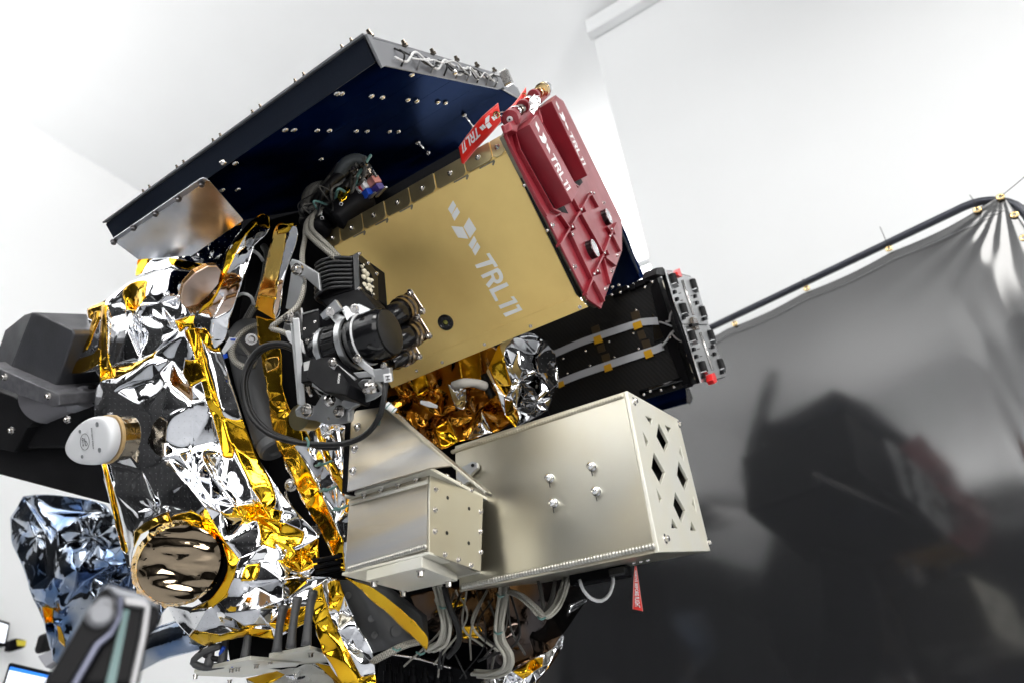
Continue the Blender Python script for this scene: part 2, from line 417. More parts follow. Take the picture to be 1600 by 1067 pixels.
# ------------------------------------------------------------------ crumpled film
def tps(an):
    an = np.array(an, float); X = an[:, :2] / 300.0; z = an[:, 2]; n = len(an)
    d = np.linalg.norm(X[:, None] - X[None], axis=2); K = np.where(d > 0, d * d * np.log(d + 1e-12), 0) + np.eye(n) * 1e-4
    Q = np.hstack([np.ones((n, 1)), X]); A = np.block([[K, Q], [Q.T, np.zeros((3, 3))]])
    w = np.linalg.solve(A, np.concatenate([z, np.zeros(3)]))
    def f(x, y):
        q = np.array([x, y]) / 300.0; r = np.linalg.norm(X - q, axis=1)
        return float((w[:n] * np.where(r > 0, r * r * np.log(r + 1e-12), 0)).sum() + w[n] + w[n + 1] * q[0] + w[n + 2] * q[1])
    return f
def foil(name, label, cat, outline, anchors, tapes=(), pins=(), sp=34, amp=.010, seed=1, m=None, mt=None, group=None, lv=3, ridges=(), fray=.25, closed=True):
    """one piece of film: crumpled, creased, with strips of tape stuck on it (parts named tape_strip)"""
    rnd = random.Random(seed); D = tps(anchors) if len(anchors) > 3 else None
    if D is None:
        A, B, C = [P(*a) for a in anchors]; q0 = PL((B - A).cross(C - A), A); D = lambda x, y: depth(q0.at(x, y))
    pts, over, edges, redge = [], {}, [], set()
    # outline, cut into short runs
    ob = []
    for i in range(len(outline)):
        a, b = outline[i], outline[(i + 1) % len(outline)]; L = math.hypot(b[0] - a[0], b[1] - a[1]); k = max(1, int(L / (sp * .6)))
        for j in range(k):
            t = j / k; jx = rnd.uniform(-1, 1) * (1.6 if j else 0)
            ob.append((a[0] + (b[0] - a[0]) * t + jx * (b[1] - a[1]) / max(L, 1), a[1] + (b[1] - a[1]) * t - jx * (b[0] - a[0]) / max(L, 1)))
    nb = len(ob); pts += ob; edges += [(i, (i + 1) % nb) for i in range(nb)]
    for i in range(nb): over[i] = rnd.gauss(0, amp * fray)
    faces = []
    def clear(x, y, r): return all((x - p[0]) ** 2 + (y - p[1]) ** 2 > r * r for p in pts)
    for (x, y, r, pull) in pins:
        over[len(pts)] = pull; pts.append((x, y)); k = 11; a0 = rnd.random() * 6
        for j in range(k):
            a = a0 + 2 * math.pi * j / k; rr = r * (.45 + .1 * rnd.random()); q = (x + rr * math.cos(a), y + rr * math.sin(a))
            if inpoly(*q, ob) and clear(*q, 4): over[len(pts)] = pull * .35 + (amp * .55 if j % 2 else -amp * .55); pts.append(q)
            rr = r * (.95 + .25 * rnd.random()); q = (x + rr * math.cos(a + .15), y + rr * math.sin(a + .15))
            if inpoly(*q, ob) and clear(*q, 6): over[len(pts)] = (amp * .5 if j % 2 else -amp * .5); pts.append(q)
    for rd in ridges:                                   # a fold: polyline of (x, y, offset)
        last = None
        for (x, y, o) in rd:
            if inpoly(x, y, ob):
                over[len(pts)] = o; pts.append((x, y))
                if last is not None: redge.add(len(edges)); edges.append((last, len(pts) - 1))
                last = len(pts) - 1
    xs = [p[0] for p in ob]; ys = [p[1] for p in ob]; area_ = (max(xs) - min(xs)) * (max(ys) - min(ys))
    for _ in range(int(area_ / sp / sp * 14)):
        x, y = rnd.uniform(min(xs), max(xs)), rnd.uniform(min(ys), max(ys))
        if inpoly(x, y, ob) and clear(x, y, sp * rnd.uniform(.55, 1.15)): pts.append((x, y))
    tp = []
    for t in tapes:
        s = len(pts); pts += [(x + rnd.uniform(-1, 1), y + rnd.uniform(-1, 1)) for x, y in t]; edges += [(s + i, s + (i + 1) % len(t)) for i in range(len(t))]
    vs, es, fs, ov, oe, of = delaunay_2d_cdt([Vector(p) for p in pts], edges, [], 0, 1e-4)
    bm = bmesh.new(); uvl = bm.loops.layers.uv.verify(); V = []; pix = []
    cr = bm.edges.layers.float.new('crease_edge')
    for i, v in enumerate(vs):
        o = next((over[k] for k in ov[i] if k in over), None)
        if o is None: o = rnd.gauss(0, amp * .5)
        V.append(bm.verts.new(P(v.x, v.y, D(v.x, v.y) + o))); pix.append((v.x, v.y))
    tapep = list(tapes)
    sharp = {tuple(sorted(es[k])) for k in range(len(es)) if any(q in redge for q in oe[k])}; vid = {v: i for i, v in enumerate(V)}
    for t in fs:
        cx = sum(vs[i].x for i in t) / 3; cy = sum(vs[i].y for i in t) / 3
        if not inpoly(cx, cy, ob): continue
        try: f = bm.faces.new([V[i] for i in t])
        except ValueError: continue
        k = 0
        for j, q in enumerate(tapep):
            if inpoly(cx, cy, q): k = j + 1
        f.material_index = k; f.smooth = True
        for l, i in zip(f.loops, t): l[uvl].uv = (pix[i][0] / 9.0, pix[i][1] / 9.0)
    for v in [v for v in bm.verts if not v.link_faces]: bm.verts.remove(v)
    bmesh.ops.recalc_face_normals(bm, faces=bm.faces)
    for e in bm.edges:
        if e.is_boundary: e[cr] = .7
        elif tuple(sorted((vid[e.verts[0]], vid[e.verts[1]]))) in sharp: e[cr] = .92
        else: e[cr] = rnd.choice((0, 0, 0, 0, .2, .55, .9))
    org = center([v.co for v in bm.verts])
    bmesh.ops.translate(bm, verts=bm.verts, vec=-org)
    me = bpy.data.meshes.new(name); bm.to_mesh(me); bm.free()
    o = bpy.data.objects.new(name, me); COL.objects.link(o)
    s = o.modifiers.new('s', 'SUBSURF'); s.levels = lv; s.render_levels = lv; s.use_limit_surface = False
    dg = bpy.context.evaluated_depsgraph_get(); me2 = bpy.data.meshes.new_from_object(o.evaluated_get(dg))
    o.modifiers.clear(); bpy.data.objects.remove(o)
    bm = bmesh.new(); bm.from_mesh(me2); bpy.data.meshes.remove(me2)
    bm.normal_update(); sd = seed * 7.3
    for v in bm.verts:                                   # small wrinkles running over the big creases
        q = (v.co + org) * 17; a = 1 - abs(mnoise.noise(Vector((q.x + sd, q.y, q.z)))) * 2
        b = mnoise.noise((v.co + org) * 55 + Vector((sd, 3, 1)))
        v.co += v.normal * ((a ** 3) * .0009 + b * .0003) * min(1, amp / .008)
    root = thing(name, label, cat, org, group)
    def split(k, nm, mm, lift, th):
        b2 = bm.copy()
        bmesh.ops.delete(b2, geom=[f for f in b2.faces if f.material_index != k], context='FACES')
        if not b2.faces: b2.free(); return
        b2.normal_update()
        for f in b2.faces: f.material_index = 0; f.smooth = True
        # side that looks to the camera
        for v in b2.verts:
            nrm = v.normal if v.normal.dot(CAM - (v.co + org)) > 0 else -v.normal
            v.co += nrm * lift
        me = bpy.data.meshes.new(nm); b2.to_mesh(me); b2.free(); me.materials.append(mm)
        ob_ = bpy.data.objects.new(nm, me); COL.objects.link(ob_); ob_.parent = root; ORG[ob_.name] = org
        so = ob_.modifiers.new('film', 'SOLIDIFY'); so.thickness = th; so.offset = 0
    mt = mt or M_kap
    split(0, 'film', m or M_foil, 0, .0008)
    for j in range(len(tapes)): split(j + 1, 'tape_strip', mt[j % len(mt)] if isinstance(mt, (list, tuple)) else mt, .0006, .0010)
    bm.free()
    return root

# ================================================================== THE HALL
def wallbox(name, a, b, m, bev=0):
    bm = bmesh.new(); c = (Vector(a) + Vector(b)) / 2; s = Vector(b) - Vector(a)
    box_bm(c, VX, VY, VZ, abs(s.x), abs(s.y), abs(s.z), bm)
    o = part(name, bm, m, None, bevel=bev); tag(o, kind='structure'); return o
wallbox('floor', (-6, -7, -.1), (9, 6, 0), M_floor)
wallbox('ceiling', (-6, -.5, HC), (9, 6, HC + .1), M_ceil)
wallbox('ceiling_dark_bay', (-6, -7, HC), (9, -.5, HC + .1), M_ceild)  # unseen ceiling part made dark so the foil reflects black
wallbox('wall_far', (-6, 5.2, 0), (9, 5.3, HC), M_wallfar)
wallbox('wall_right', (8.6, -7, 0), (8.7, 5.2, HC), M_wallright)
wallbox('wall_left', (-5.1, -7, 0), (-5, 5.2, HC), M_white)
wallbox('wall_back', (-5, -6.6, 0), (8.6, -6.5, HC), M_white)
# partition whose corner and ceiling trim show at the top of the picture
pc = P(927, 60, 4.9)
wallbox('partition_wall', (pc.x, -6.4, 0), (pc.x + .3, pc.y, HC - .02), M_white)
wallbox('ceiling_trim', (pc.x - .09, -6.4, HC - .2), (pc.x - .002, pc.y + .02, HC - .03), mat('trim_white', (.66, .67, .68), .4), .01)
for (x, y, sx, sy) in LAMPS:
    t = thing('ceiling_lamp', 'rectangular pendant lamp panel hung above the hall, out of view', 'ceiling lamp', (x, y, HC - .9), 'pendant lamp panels')
    part('lamp_frame', slab_bm([Vector((x + a * (sx / 2 + .04), y + b * (sy / 2 + .04), HC - 1.0)) for a, b in ((-1, -1), (1, -1), (1, 1), (-1, 1))], Vector((0, 0, .06))), M_white, t)
    for a in (-1, 1): part('hanger', tube_bm([Vector((x, y + a * sy * .4, HC - .95)), Vector((x, y + a * sy * .4, HC))], .006, 6), M_white, t)
    part('lamp_diffuser', slab_bm([Vector((x + a * sx / 2, y + b * sy / 2, HC - 1.01)) for a, b in ((-1, -1), (1, -1), (1, 1), (-1, 1))], Vector((0, 0, .006))), M_lamp if y < 2 else M_white, t)
for k, (x, y, z, a, b_, w) in enumerate(UPLIGHTS):
    t = thing('uplight_fitting', ['box uplight on top of the left drape, near the far wall', 'box uplight on top of the drape on the far wall', 'box uplight on top of the left drape, behind the photographer'][k], 'light fitting', (x, y, z), 'uplights on the drapes')
    part('housing', slab_bm([Vector((x + c * .27, y + d * .82, z - .12)) for c, d in ((-1, -1), (1, -1), (1, 1), (-1, 1))], Vector((0, 0, .14))), M_drape, t, bevel=.01)
    part('stem', tube_bm([Vector((x, y, 0)), Vector((x, y, z - .1))], .03, 8), M_drape, t)
# black drapes out of view; far-wall and rear ones added to darken reflections
def drape(name, label, x0, y0, x1, y1, h, seed):
    rnd = random.Random(seed); bm = bmesh.new(); n = 60; A = Vector((x0, y0, 0)); B = Vector((x1, y1, 0)); d = (B - A); nn = Vector((-d.y, d.x, 0)).normalized()
    prev = None
    for i in range(n + 1):
        o = nn * (.05 * math.sin(i * 1.3 + seed) + rnd.uniform(-.015, .015)); p = A + d * i / n + o
        cur = (bm.verts.new(p + Vector((0, 0, .05))), bm.verts.new(p + Vector((0, 0, h))))
        if prev: bm.faces.new((prev[0], cur[0], cur[1], prev[1]))
        prev = cur
    o = part(name, bm, M_drape, None, smooth=True); so = o.modifiers.new('t', 'SOLIDIFY'); so.thickness = .003
    tag(o, label, 'drape')
drape('black_drape', 'black drape hung behind the photographer, seen only as dark reflections', -4.85, -5.6, -4.85, 4.9, 3.7, 2)
drape('black_drape', 'black drape on the far wall beyond the left edge of the picture', -4.8, 4.95, .05, 4.95, 3.7, 8)
drape('black_drape', 'black drape across the rear of the work bay facing the silver foil', -4.2, -5.4, 3.0, -5.6, 4.3, 5)

# ================================================================== BLACK VINYL SCREEN ON A TUBE FRAME
HD = (ROT @ Vector((-1176, -686.5, -947))).normalized(); HD.z = 0; HD.normalize()   # the way the rail runs
RP = P(1560, 297, 2.05)                                                               # the frame's top corner
SCR = PL(HD.cross(VZ), RP)
t = thing('privacy_screen', 'black vinyl privacy screen laced to a dark tubular frame at the right', 'screen', SCR.at(1300, 1000))
# frame: rail, bent corner, upright
corner = SCR.at(1562, 297, -.02)
r = .0145
left_end = corner + HD * 2.6
path = [left_end, corner + HD * 1.2, corner + HD * .10, corner + HD * .03 - VZ * .012, corner - VZ * .05 - HD * .02, corner - VZ * .12 - HD * .025, corner - VZ * 1.2 - HD * .025, corner - VZ * 2.75 - HD * .025]
path = [left_end, corner + HD * .11] + [corner + HD * (.11 - .13 * math.sin(a)) - VZ * (.13 - .13 * math.cos(a)) for a in [i * math.pi / 16 for i in range(1, 9)]] + [corner - VZ * 2.7 - HD * .02]
part('frame_tube', tube_bm(path, r, 14, raw=True), mat('blue_black_tube', (.035, .038, .05), .3, .3), t, smooth=True)
# the sheet: grid in the plane, pulled up to the eyelets, falling in folds near its edge
eye = [(1563, 308), (1527, 328), (1389, 389), (1260.5, 451), (1148, 506), (1585, 336), (1600, 372)]
bm = bmesh.new(); uvl = bm.loops.layers.uv.verify()
O = SCR.at(1566, 303, 0)
NU, NV = 200, 130; LU, LV_ = 2.5, 2.75; grid = []
for i in range(NU + 1):
    u = (i / NU) ** 1.5 * LU; row = []
    for j in range(NV + 1):
        v = (j / NV) ** 1.35 * LV_
        sag = 0
        gap = .024 * (1 - math.exp(-u * 9))
        if u > .08: sag = .010 * abs(math.sin((u - .03) * math.pi / .33)) * math.exp(-v * 9)
        off = .0
        rr = math.hypot(u, v); ang = math.atan2(v, u + 1e-6)
        off += .0016 * math.exp(-rr * 6.5) * math.sin(ang * 23 + 1) * min(1, rr * 8)
        off += .005 * math.exp(-((u - .13 - .10 * v) / .05) ** 2) * min(1, v * 2.4) + .003 * math.exp(-((u - .23 - .05 * v) / .03) ** 2) * min(1, v * 3)
        off += .002 * math.sin(u * 2.1 + v * 1.2) + .0007 * mnoise.noise(Vector((u * 6, v * 3, 2)))
        off += .010 * math.exp(-((v - .02) / .012) ** 2) * 0
        off += .052 * v
        row.append(bm.verts.new(O + HD * u - VZ * (v + sag + gap) + SCR.n * off))
    grid.append(row)
for i in range(NU):
    for j in range(NV):
        f = bm.faces.new((grid[i][j], grid[i + 1][j], grid[i + 1][j + 1], grid[i][j + 1])); f.smooth = True
o = part('vinyl_sheet', bm, M_vinyl, t, smooth=True); so = o.modifiers.new('t', 'SOLIDIFY'); so.thickness = .0015
# hem seam along the top
hem = [O + HD * (.02 + .03 * k) - VZ * (.036 + .022 + .010 * abs(math.sin((.02 + .03 * k - .03) * math.pi / .33))) + SCR.n * .011 for k in range(78)]
part('hem_seam', tube_bm(hem, .0011, 5, raw=True), mat('hem_thread', (.12, .12, .125), .4), t, smooth=True)
for (x, y) in eye:
    p = SCR.at(x, y, .010); e = bmesh.new()
    lathe_bm(p, SCR.n, [(-.003, .004), (-.003, .0115), (.001, .0125), (.003, .010), (.003, .006), (.001, .0045)], 18, e, caps=False)
    part('eyelet', e, M_brass, t, smooth=True)
    part('eyelet_hole', lathe_bm(p, SCR.n, [(-.0025, .006), (-.001, .006)], 12), mat('wall_seen_through_eyelet', (.9, .88, .8), .6), t)
for (a, b, c) in [((1389, 389), (1384, 376), (1375, 355)), ((1527, 328), (1522, 315), (1515, 305)), ((1563, 308), (1583, 292), (1602, 276)), ((1260.5, 451), (1257, 443), (1254, 436)), ((1148, 506), (1144, 500), (1143, 492))]:
    part('zip_tie', tube_bm([SCR.at(*a, .014), SCR.at(*b, .022), SCR.at(*c, .02)], .0013, 6), M_rubber, t)

# ================================================================== GOLD PAYLOAD BOX
GE = PL(VY, P(935, 480, 1.15))
FL = .012                                                        # flange depth behind the red cover
ga, gb = GE.at(781, 212, -FL), GE.at(904, 467, -FL)
GN = VY.cross(gb - ga).normalized()
GF = PL(GN, ga)
E2 = -GF.n                                                       # away from the camera, up
D2 = (gb - ga).normalized()                                      # down the face
gtl = GF.at(508, 362); GLEN = (gtl - ga).y
gold = thing('gold_payload_box', 'gold chromate payload box lettered in white, its open end capped in red', 'payload box', center([ga, gb]))
GDEP = .40
def gx(p, e=0, d=0, y=0): return p + E2 * e + D2 * d + VY * y
chq = .022
sec = [gx(ga, 0, .030), gb, gx(gb, GDEP, 0), gx(ga, GDEP, .0), gx(ga, chq, 0)]
part('shell', slab_bm([p + VY * .001 for p in sec], VY * GLEN), M_gold, gold, bevel=.0015)
# turned-over tabs along the upper long edge, each with a screw
st_n = (D2 * chq + E2 * -.030); 
tabA, tabB = gx(ga, chq, 0), gx(ga, 0, .030)
TABP = PL(VY.cross(tabB - tabA), tabA)
bounds = [784, 765, 724.5, 678.5, 639, 601, 566, 531, 508]
def on_top(x):    # where sight column x crosses the strip's upper / lower edge
    res = []
    for q in (tabA, tabB):
        lo, hi = -.02, GLEN + .05
        for _ in range(40):
            mid = (lo + hi) / 2; p = q + VY * mid; c = ROT.transposed() @ (p - CAM); px = CX + F * c.x / -c.z
            if px > x: lo = mid
            else: hi = mid
        res.append(lo)
    return res
for i in range(len(bounds) - 1):
    y0 = on_top(bounds[i])[0]; y1 = on_top(bounds[i + 1])[0]; g = .0012
    dn = (tabB - tabA); q = [tabA + VY * (y0 + g), tabA + VY * (y1 - g), tabA + dn * .86 + VY * (y1 - g), tabA + dn * 1.0 + VY * (y1 - g - .006), tabA + dn * 1.0 + VY * (y0 + g + .006), tabA + dn * .86 + VY * (y0 + g)]
    lift = .0016 + .0007 * (i % 2)
    part('edge_tab', slab_bm([p + TABP.n * lift for p in q], -TABP.n * .0014), M_bronze, gold, bevel=.0004)
    fix(ME_SCREW, 'screw', tabA + dn * .5 + VY * ((y0 + y1) / 2) + TABP.n * lift, TABP.n, .0062, gold)
for k in (1, 2, 4, 5, 6):                                           # dark notch brackets at tab joints
    x = bounds[k]; y0 = on_top(x)[0]; c = tabB + VY * y0
    part('joint_notch', slab_bm([c + GF.n * .0012 + D2 * a + VY * b for a, b in ((.0005, -.001), (.004, -.001), (.0085, .0045), (.007, .0065), (.0032, .0035), (.0030, .030), (.0005, .030))], -GF.n * .001), M_olive, gold)
# lower folded lip with little screws
lip = [(604, 607), (598, 592), (884, 486), (899, 470), (916, 481), (901, 488)]
part('lower_lip', plate(GF, [(612, 606), (600, 584), (884, 470), (902, 462), (919, 480)], .0016, .0014), M_gold, gold, bevel=.0004)
screws(GF, [(906, 480), (829, 510), (757, 538), (691, 566), (651, 579)], .0042, gold, .0016)
# dark gasket line + olive flange ring behind the red cover
part('gasket', slab_bm([gx(p, -.0015, .001) for p in (gx(ga, 0, .03), gb)] + [gx(gb, GDEP, .001), gx(ga, GDEP, -.001), gx(ga, chq, -.001), gx(ga, -.0015, .028)], -VY * .003), M_rubber, gold)
fr_out = [(776, 214), (781, 203), (790, 196), (870, 145), (972, 384), (938, 484), (921, 478), (908, 466)]
frp = GE.many([(789, 211), (797, 199), (868, 149), (969, 386), (937, 479), (921, 470)], -.001)
part('end_flange', slab_bm(frp, VY * .012), M_olive, gold, bevel=.0012)
for (x, y) in [(816, 290.5), (852, 361), (888, 421.5)]: fix(ME_DOME, 'rivet', GE.at(x + 3, y, -.006), GF.n, .006, gold)
# round sensor and logo on the face
q = GF.at(696.5, 504)
b_ = bmesh.new(); lathe_bm(q, GF.n, [(0, .0165), (.002, .0165), (.003, .015), (.003, .0125), (.0015, .0115), (.0015, .009), (.0026, .0085), (.0026, .006), (.001, .0055)], 30, b_, caps=False)
part('sensor_ring', b_, M_blackg, gold, smooth='auto')
part('sensor_lens', lathe_bm(q, GF.n, [(0, .0055), (.0012, .0055), (.0022, .003), (.0024, .0001)], 16), mat('yellow_green_lens', (.35, .34, .08), .1, .6), gold, smooth=True)
Z6 = lambda pts: zc(pts, 660, 280, 4.445)
logo = [[(212, 150), (234, 186), (203, 248), (177, 210)], [(240, 196), (260, 232), (222, 292), (203, 252)], [(200, 328), (278, 334), (320, 416), (248, 408)],
        [(323, 268), (374, 350), (330, 412), (286, 334)], [(358, 396), (377, 430), (345, 490), (320, 460)], [(380, 440), (402, 474), (366, 534), (346, 496)]]
letters = {'T': [(443, 520), (465, 515), (525, 606), (502, 614), (488, 590), (378, 622), (365, 598), (470, 562)],
           'L': [(585, 718), (600, 742), (498, 790), (527, 845), (508, 852), (462, 770)],
           'one': [(612, 820), (634, 815), (664, 856), (542, 903), (528, 880), (632, 840)], 'one2': [(648, 878), (668, 870), (695, 910), (577, 958), (560, 935), (662, 898)]}
R_out = [(521, 618), (540, 632), (556, 660), (561, 684), (556, 706), (540, 722), (520, 728), (503, 722), (497, 714), (462, 757), (440, 735), (482, 684), (474, 668), (420, 692), (405, 670)]
R_in = [(505, 652), (517, 648), (532, 672), (534, 690), (524, 702), (508, 700), (492, 662)]
for q in logo: part('logo_bar', flat(GF, [Z6(q)], .0008), M_inkg, gold)
for k, q in letters.items(): part('letter', flat(GF, [Z6(q)], .0008), M_inkg, gold)
part('letter', slab_bm(GF.many(Z6(R_out), .0008), -GF.n * .0004, [GF.many(Z6(R_in), .0008)]), M_inkg, gold)
def logo_on(fmap, parent, ink):
    """the same mark somewhere else: fmap carries unit (u along, v up) to a point"""
    # frame of the traced original
    o = Vector((150, 265)); a = Vector((640, 975)) - o; up = Vector((.84, -.54)) * 150
    M = Matrix(((a.x, up.x), (a.y, up.y))).inverted()
    def mp(q):
        s = M @ (Vector(q) - o); return fmap(s.x, s.y)
    bm = bmesh.new(); n = None
    for q in logo + list(letters.values()):
        w = [mp(p) for p in q]; nn = (w[1] - w[0]).cross(w[2] - w[0]).normalized()
        if nn.dot(CAM - w[0]) < 0: nn = -nn
        slab_bm(w, -nn * .0003, bm=bm)
    w = [mp(p) for p in R_out]; h = [mp(p) for p in R_in]
    b3 = slab_bm(w, -nn * .0003, [h]); me = bpy.data.meshes.new('tmp'); b3.to_mesh(me); b3.free(); bm.from_mesh(me); bpy.data.meshes.remove(me)
    o_ = part('printed_logo', bm, ink, parent); tag(o_, kind=None); return o_

# ================================================================== RED PROTECTIVE COVER
red = thing('red_protective_cover', 'dark red anodised cover plate with ribs bolted over the end of the gold box', 'cover', GE.at(890, 330))
Z3 = lambda pts: zc(pts, 690, 110, 1600 / 330)
Z4 = lambda pts: zc(pts, 780, 300, 1280 / 240)
base = [(789, 211), (797, 199), (868, 149), (880, 158), (972, 345), (972, 392), (939.5, 482.5), (919, 468)]
part('base_plate', plate(GE, base, .004, .004), M_red, red, bevel=.0008)
RT = .012
# rim walls round the two raised caps
def wallstrip(px, w, h, name='rib', lo=.004):
    bm = bmesh.new()
    for i in range(len(px) - 1):
        a, b = GE.at(*px[i], h), GE.at(*px[i + 1], h); d = (b - a).normalized(); s = d.cross(GE.n) * w / 2; ex = d * w * .3
        slab_bm([a - s - ex, b - s + ex, b + s + ex, a + s - ex], -GE.n * (h - lo + .0005 * i + .001), bm=bm)
    return part(name, bm, M_red, red, bevel=.0005)
wallstrip(Z3([(565, 480), (600, 600), (850, 1050), (905, 1075)]), .004, .012, 'cap_rim')
wallstrip(Z3([(745, 290), (770, 400), (1010, 860), (1040, 880)]), .004, .010, 'cap_rim')
wallstrip(Z3([(470, 420), (520, 560), (640, 800), (740, 1000), (800, 1100)]), .003, .008, 'cap_rim')
for q in ([(560, 440), (592, 422), (700, 600), (960, 1085), (850, 1062), (590, 610)], [(742, 282), (760, 262), (1070, 850), (1030, 895), (985, 835), (860, 600)]):
    part('cap_gutter', plate(GE, Z3(q), .0052, .001), M_black, red)  # thin black plates put in for the shaded gaps beside the caps
for k, (q, sc_) in enumerate([([(664, 412), (725, 335), (1038, 905), (988, 1000)], 0), ([(832, 235), (872, 196), (1140, 745), (1105, 800)], 0)]):
    out = Z3(q)
    hgt = .034
    cap = part('raised_cap', plate(GE, out, .004 + hgt, hgt), M_red, red, bevel=.0012)
    # sloping flank facing the photographer
    A, B = GE.at(*out[0], .004 + hgt), GE.at(*out[3], .004 + hgt); A2, B2 = GE.at(*out[0], .004), GE.at(*out[3], .004)
    ex = (GE.at(*out[0]) - GE.at(*out[1])).normalized() * .018; dd = (B - A).normalized()
    bm = bmesh.new(); v = [bm.verts.new(p) for p in (A + dd * .001, B - dd * .001, B2 + ex - dd * .018, A2 + ex + dd * .018, A2, B2)]
    for f in ((0, 3, 2, 1), (0, 4, 3), (1, 2, 5), (3, 4, 5, 2), (0, 1, 5, 4)): bm.faces.new([v[i] for i in f])
    bmesh.ops.recalc_face_normals(bm, faces=bm.faces)
    part('cap_flank', bm, M_red, red, bevel=.0008)
    nn = (A2 + ex - A).cross(dd).normalized(); nn = nn if nn.dot(CAM - A) > 0 else -nn
    for s in (.2, .8): fix(ME_SCREW, 'screw', A.lerp(B, s) + (A2 + ex - A) * .5 + nn * .0005, nn, .006, red)
    # lettering on the pale top
    a0, a1, b0, b1 = [Vector(x) for x in (out[0], out[1], out[3], out[2])]
    def fm(u, v, a0=a0, a1=a1, b0=b0, b1=b1):
        s = .10 + .82 * u; w = .24 + .50 * v; p = (a0 * (1 - s) + b0 * s) * (1 - w) + (a1 * (1 - s) + b1 * s) * w
        return GE.at(p.x, p.y, .004 + hgt + .0006)
    logo_on(fm, red, M_ink)
# ribs of the lower half
for a, b in [((765, 10), (680, 160)), ((680, 160), (595, 300)), ((595, 300), (515, 440)), ((520, 195), (595, 300)), ((625, 55), (680, 160)), ((600, 340), (695, 545)), ((695, 545), (790, 740)),
             ((695, 190), (880, 520)), ((985, 255), (930, 370)), ((930, 370), (875, 520)), ((875, 520), (805, 665)), ((805, 665), (735, 850)), ((800, 750), (880, 905)), ((880, 560), (930, 760)),
             ((895, 545), (975, 610)), ((945, 350), (1015, 490)), ((780, 30), (830, 120)), ((905, 290), (940, 340))]:
    wallstrip(Z4([a, b]), .0038, .0125)
for (x, y) in [(590, 305), (680, 160), (875, 520), (800, 675), (930, 350)]:
    part('rib_boss', lathe_bm(GE.at(*Z4([(x, y)])[0], .003), GE.n, [(0, .0062), (.0105, .0062), (.011, .0055)], 16), M_red, red, smooth='auto')
for (x, y) in [(610, 293), (612, 357), (683, 150), (790, 12), (765, 8), (880, 512), (820, 662), (792, 688), (925, 372), (938, 310)]: fix(ME_DOME, 'screw', GE.at(*Z4([(x, y)])[0], .014), GE.n, .0065, red)
for (x, y) in [(440, 282), (625, 628), (885, 812), (935, 665), (980, 535), (868, 95)]: fix(ME_SCREW, 'screw', GE.at(*Z4([(x, y)])[0], .004), GE.n, .0065, red)
for (x, y) in [(757, 490), (880, 222)]:
    p = GE.at(*Z4([(x - 6, y)])[0], .004)
    k = part('round_knob', lathe_bm(p, GE.n, [(0, .0195), (.011, .0195), (.012, .0185)], 34), M_blackg, red, smooth='auto')
    part('knob_rim', lathe_bm(p + GE.n * .0122, GE.n, [(0, .0187), (.0012, .0187), (.0012, .0160), (0, .0160)], 34, caps=False), M_chrome, k, smooth='auto')
    part('knob_face', lathe_bm(p + GE.n * .0119, GE.n, [(0, .0162), (.001, .0152), (.0016, .011), (.0010, .010), (.0010, .0001)], 34), mat('pale_knob_face', (.62, .62, .64), .25, .5), k, smooth='auto')
# release pins in a row along the top edge
hd = (GE.at(868, 149) - GE.at(797, 199)).normalized()
def pinrow(px, py, off, r, L, m, name, prof=None):
    p = GE.at(px, py, off)
    return part(name, lathe_bm(p - hd * L / 2, hd, prof or [(0, r * .9), (.001, r), (L - .001, r), (L, r * .9)], 24), m, red, smooth='auto')
Z2 = lambda x, y: (760 + x / 10.67, 120 + y / 10.67)
bk = GE.n * 0
pinrow(*Z2(415, 700), .014, .0150, .020, M_red, 'hinge_barrel')
pinrow(*Z2(560, 560), .012, .0095, .020, M_nickel, 'release_pin')
pinrow(*Z2(610, 500), .012, .0125, .012, M_red, 'hinge_barrel')
pinrow(*Z2(480, 590), .013, .0105, .010, M_chrome, 'pin_collar')
pinrow(*Z2(700, 400), .010, .008, .020, M_chrome, 'release_pin')
pinrow(*Z2(790, 320), .010, .0125, .016, M_red, 'hinge_barrel')
pinrow(*Z2(870, 270), .010, .010, .012, M_brass, 'pin_collar')
pinrow(*Z2(930, 230), .010, .0155, .022, M_brass, 'brass_bushing', [(0, .011), (.002, .0155), (.008, .0155), (.010, .013), (.014, .013), (.016, .0155), (.021, .0155), (.022, .012)])
pinrow(*Z2(990, 200), .006, .014, .008, M_chrome, 'pin_collar')
for q in [(800, 240), (950, 120), (600, 410), (415, 570)]:
    part('pin_button', lathe_bm(GE.at(*Z2(*q), .012), -D2, [(-.006, .0035), (.002, .0035), (.0045, .0022)], 14), M_red if q[0] != 950 else M_nickel, red, smooth='auto')
pe_ = GE.at(*Z2(415, 700), .014) - hd * .0101
part('pivot_screw', lathe_bm(pe_, -hd, [(0, .0052), (.0015, .0052), (.0022, .004), (.0022, .002)], 20), M_whitep, red, smooth='auto')
part('pivot_socket', lathe_bm(pe_ - hd * .0023, -hd, [(0, .0018), (.0003, .0018)], 12), M_rubber, red)
part('pivot_arm', plate(GE, [Z2(390, 760), Z2(500, 700), Z2(545, 800), Z2(520, 930), Z2(430, 900)], .020, .016), M_red, red, bevel=.002)
part('top_ledge', plate(GE, [Z2(550, 790), Z2(740, 610), Z2(720, 560), Z2(510, 700)], .014, .01), M_red, red, bevel=.0008)
part('top_ledge', plate(GE, [Z2(930, 440), Z2(1070, 300), Z2(1050, 250), Z2(900, 380)], .014, .01), M_red, red, bevel=.0008)
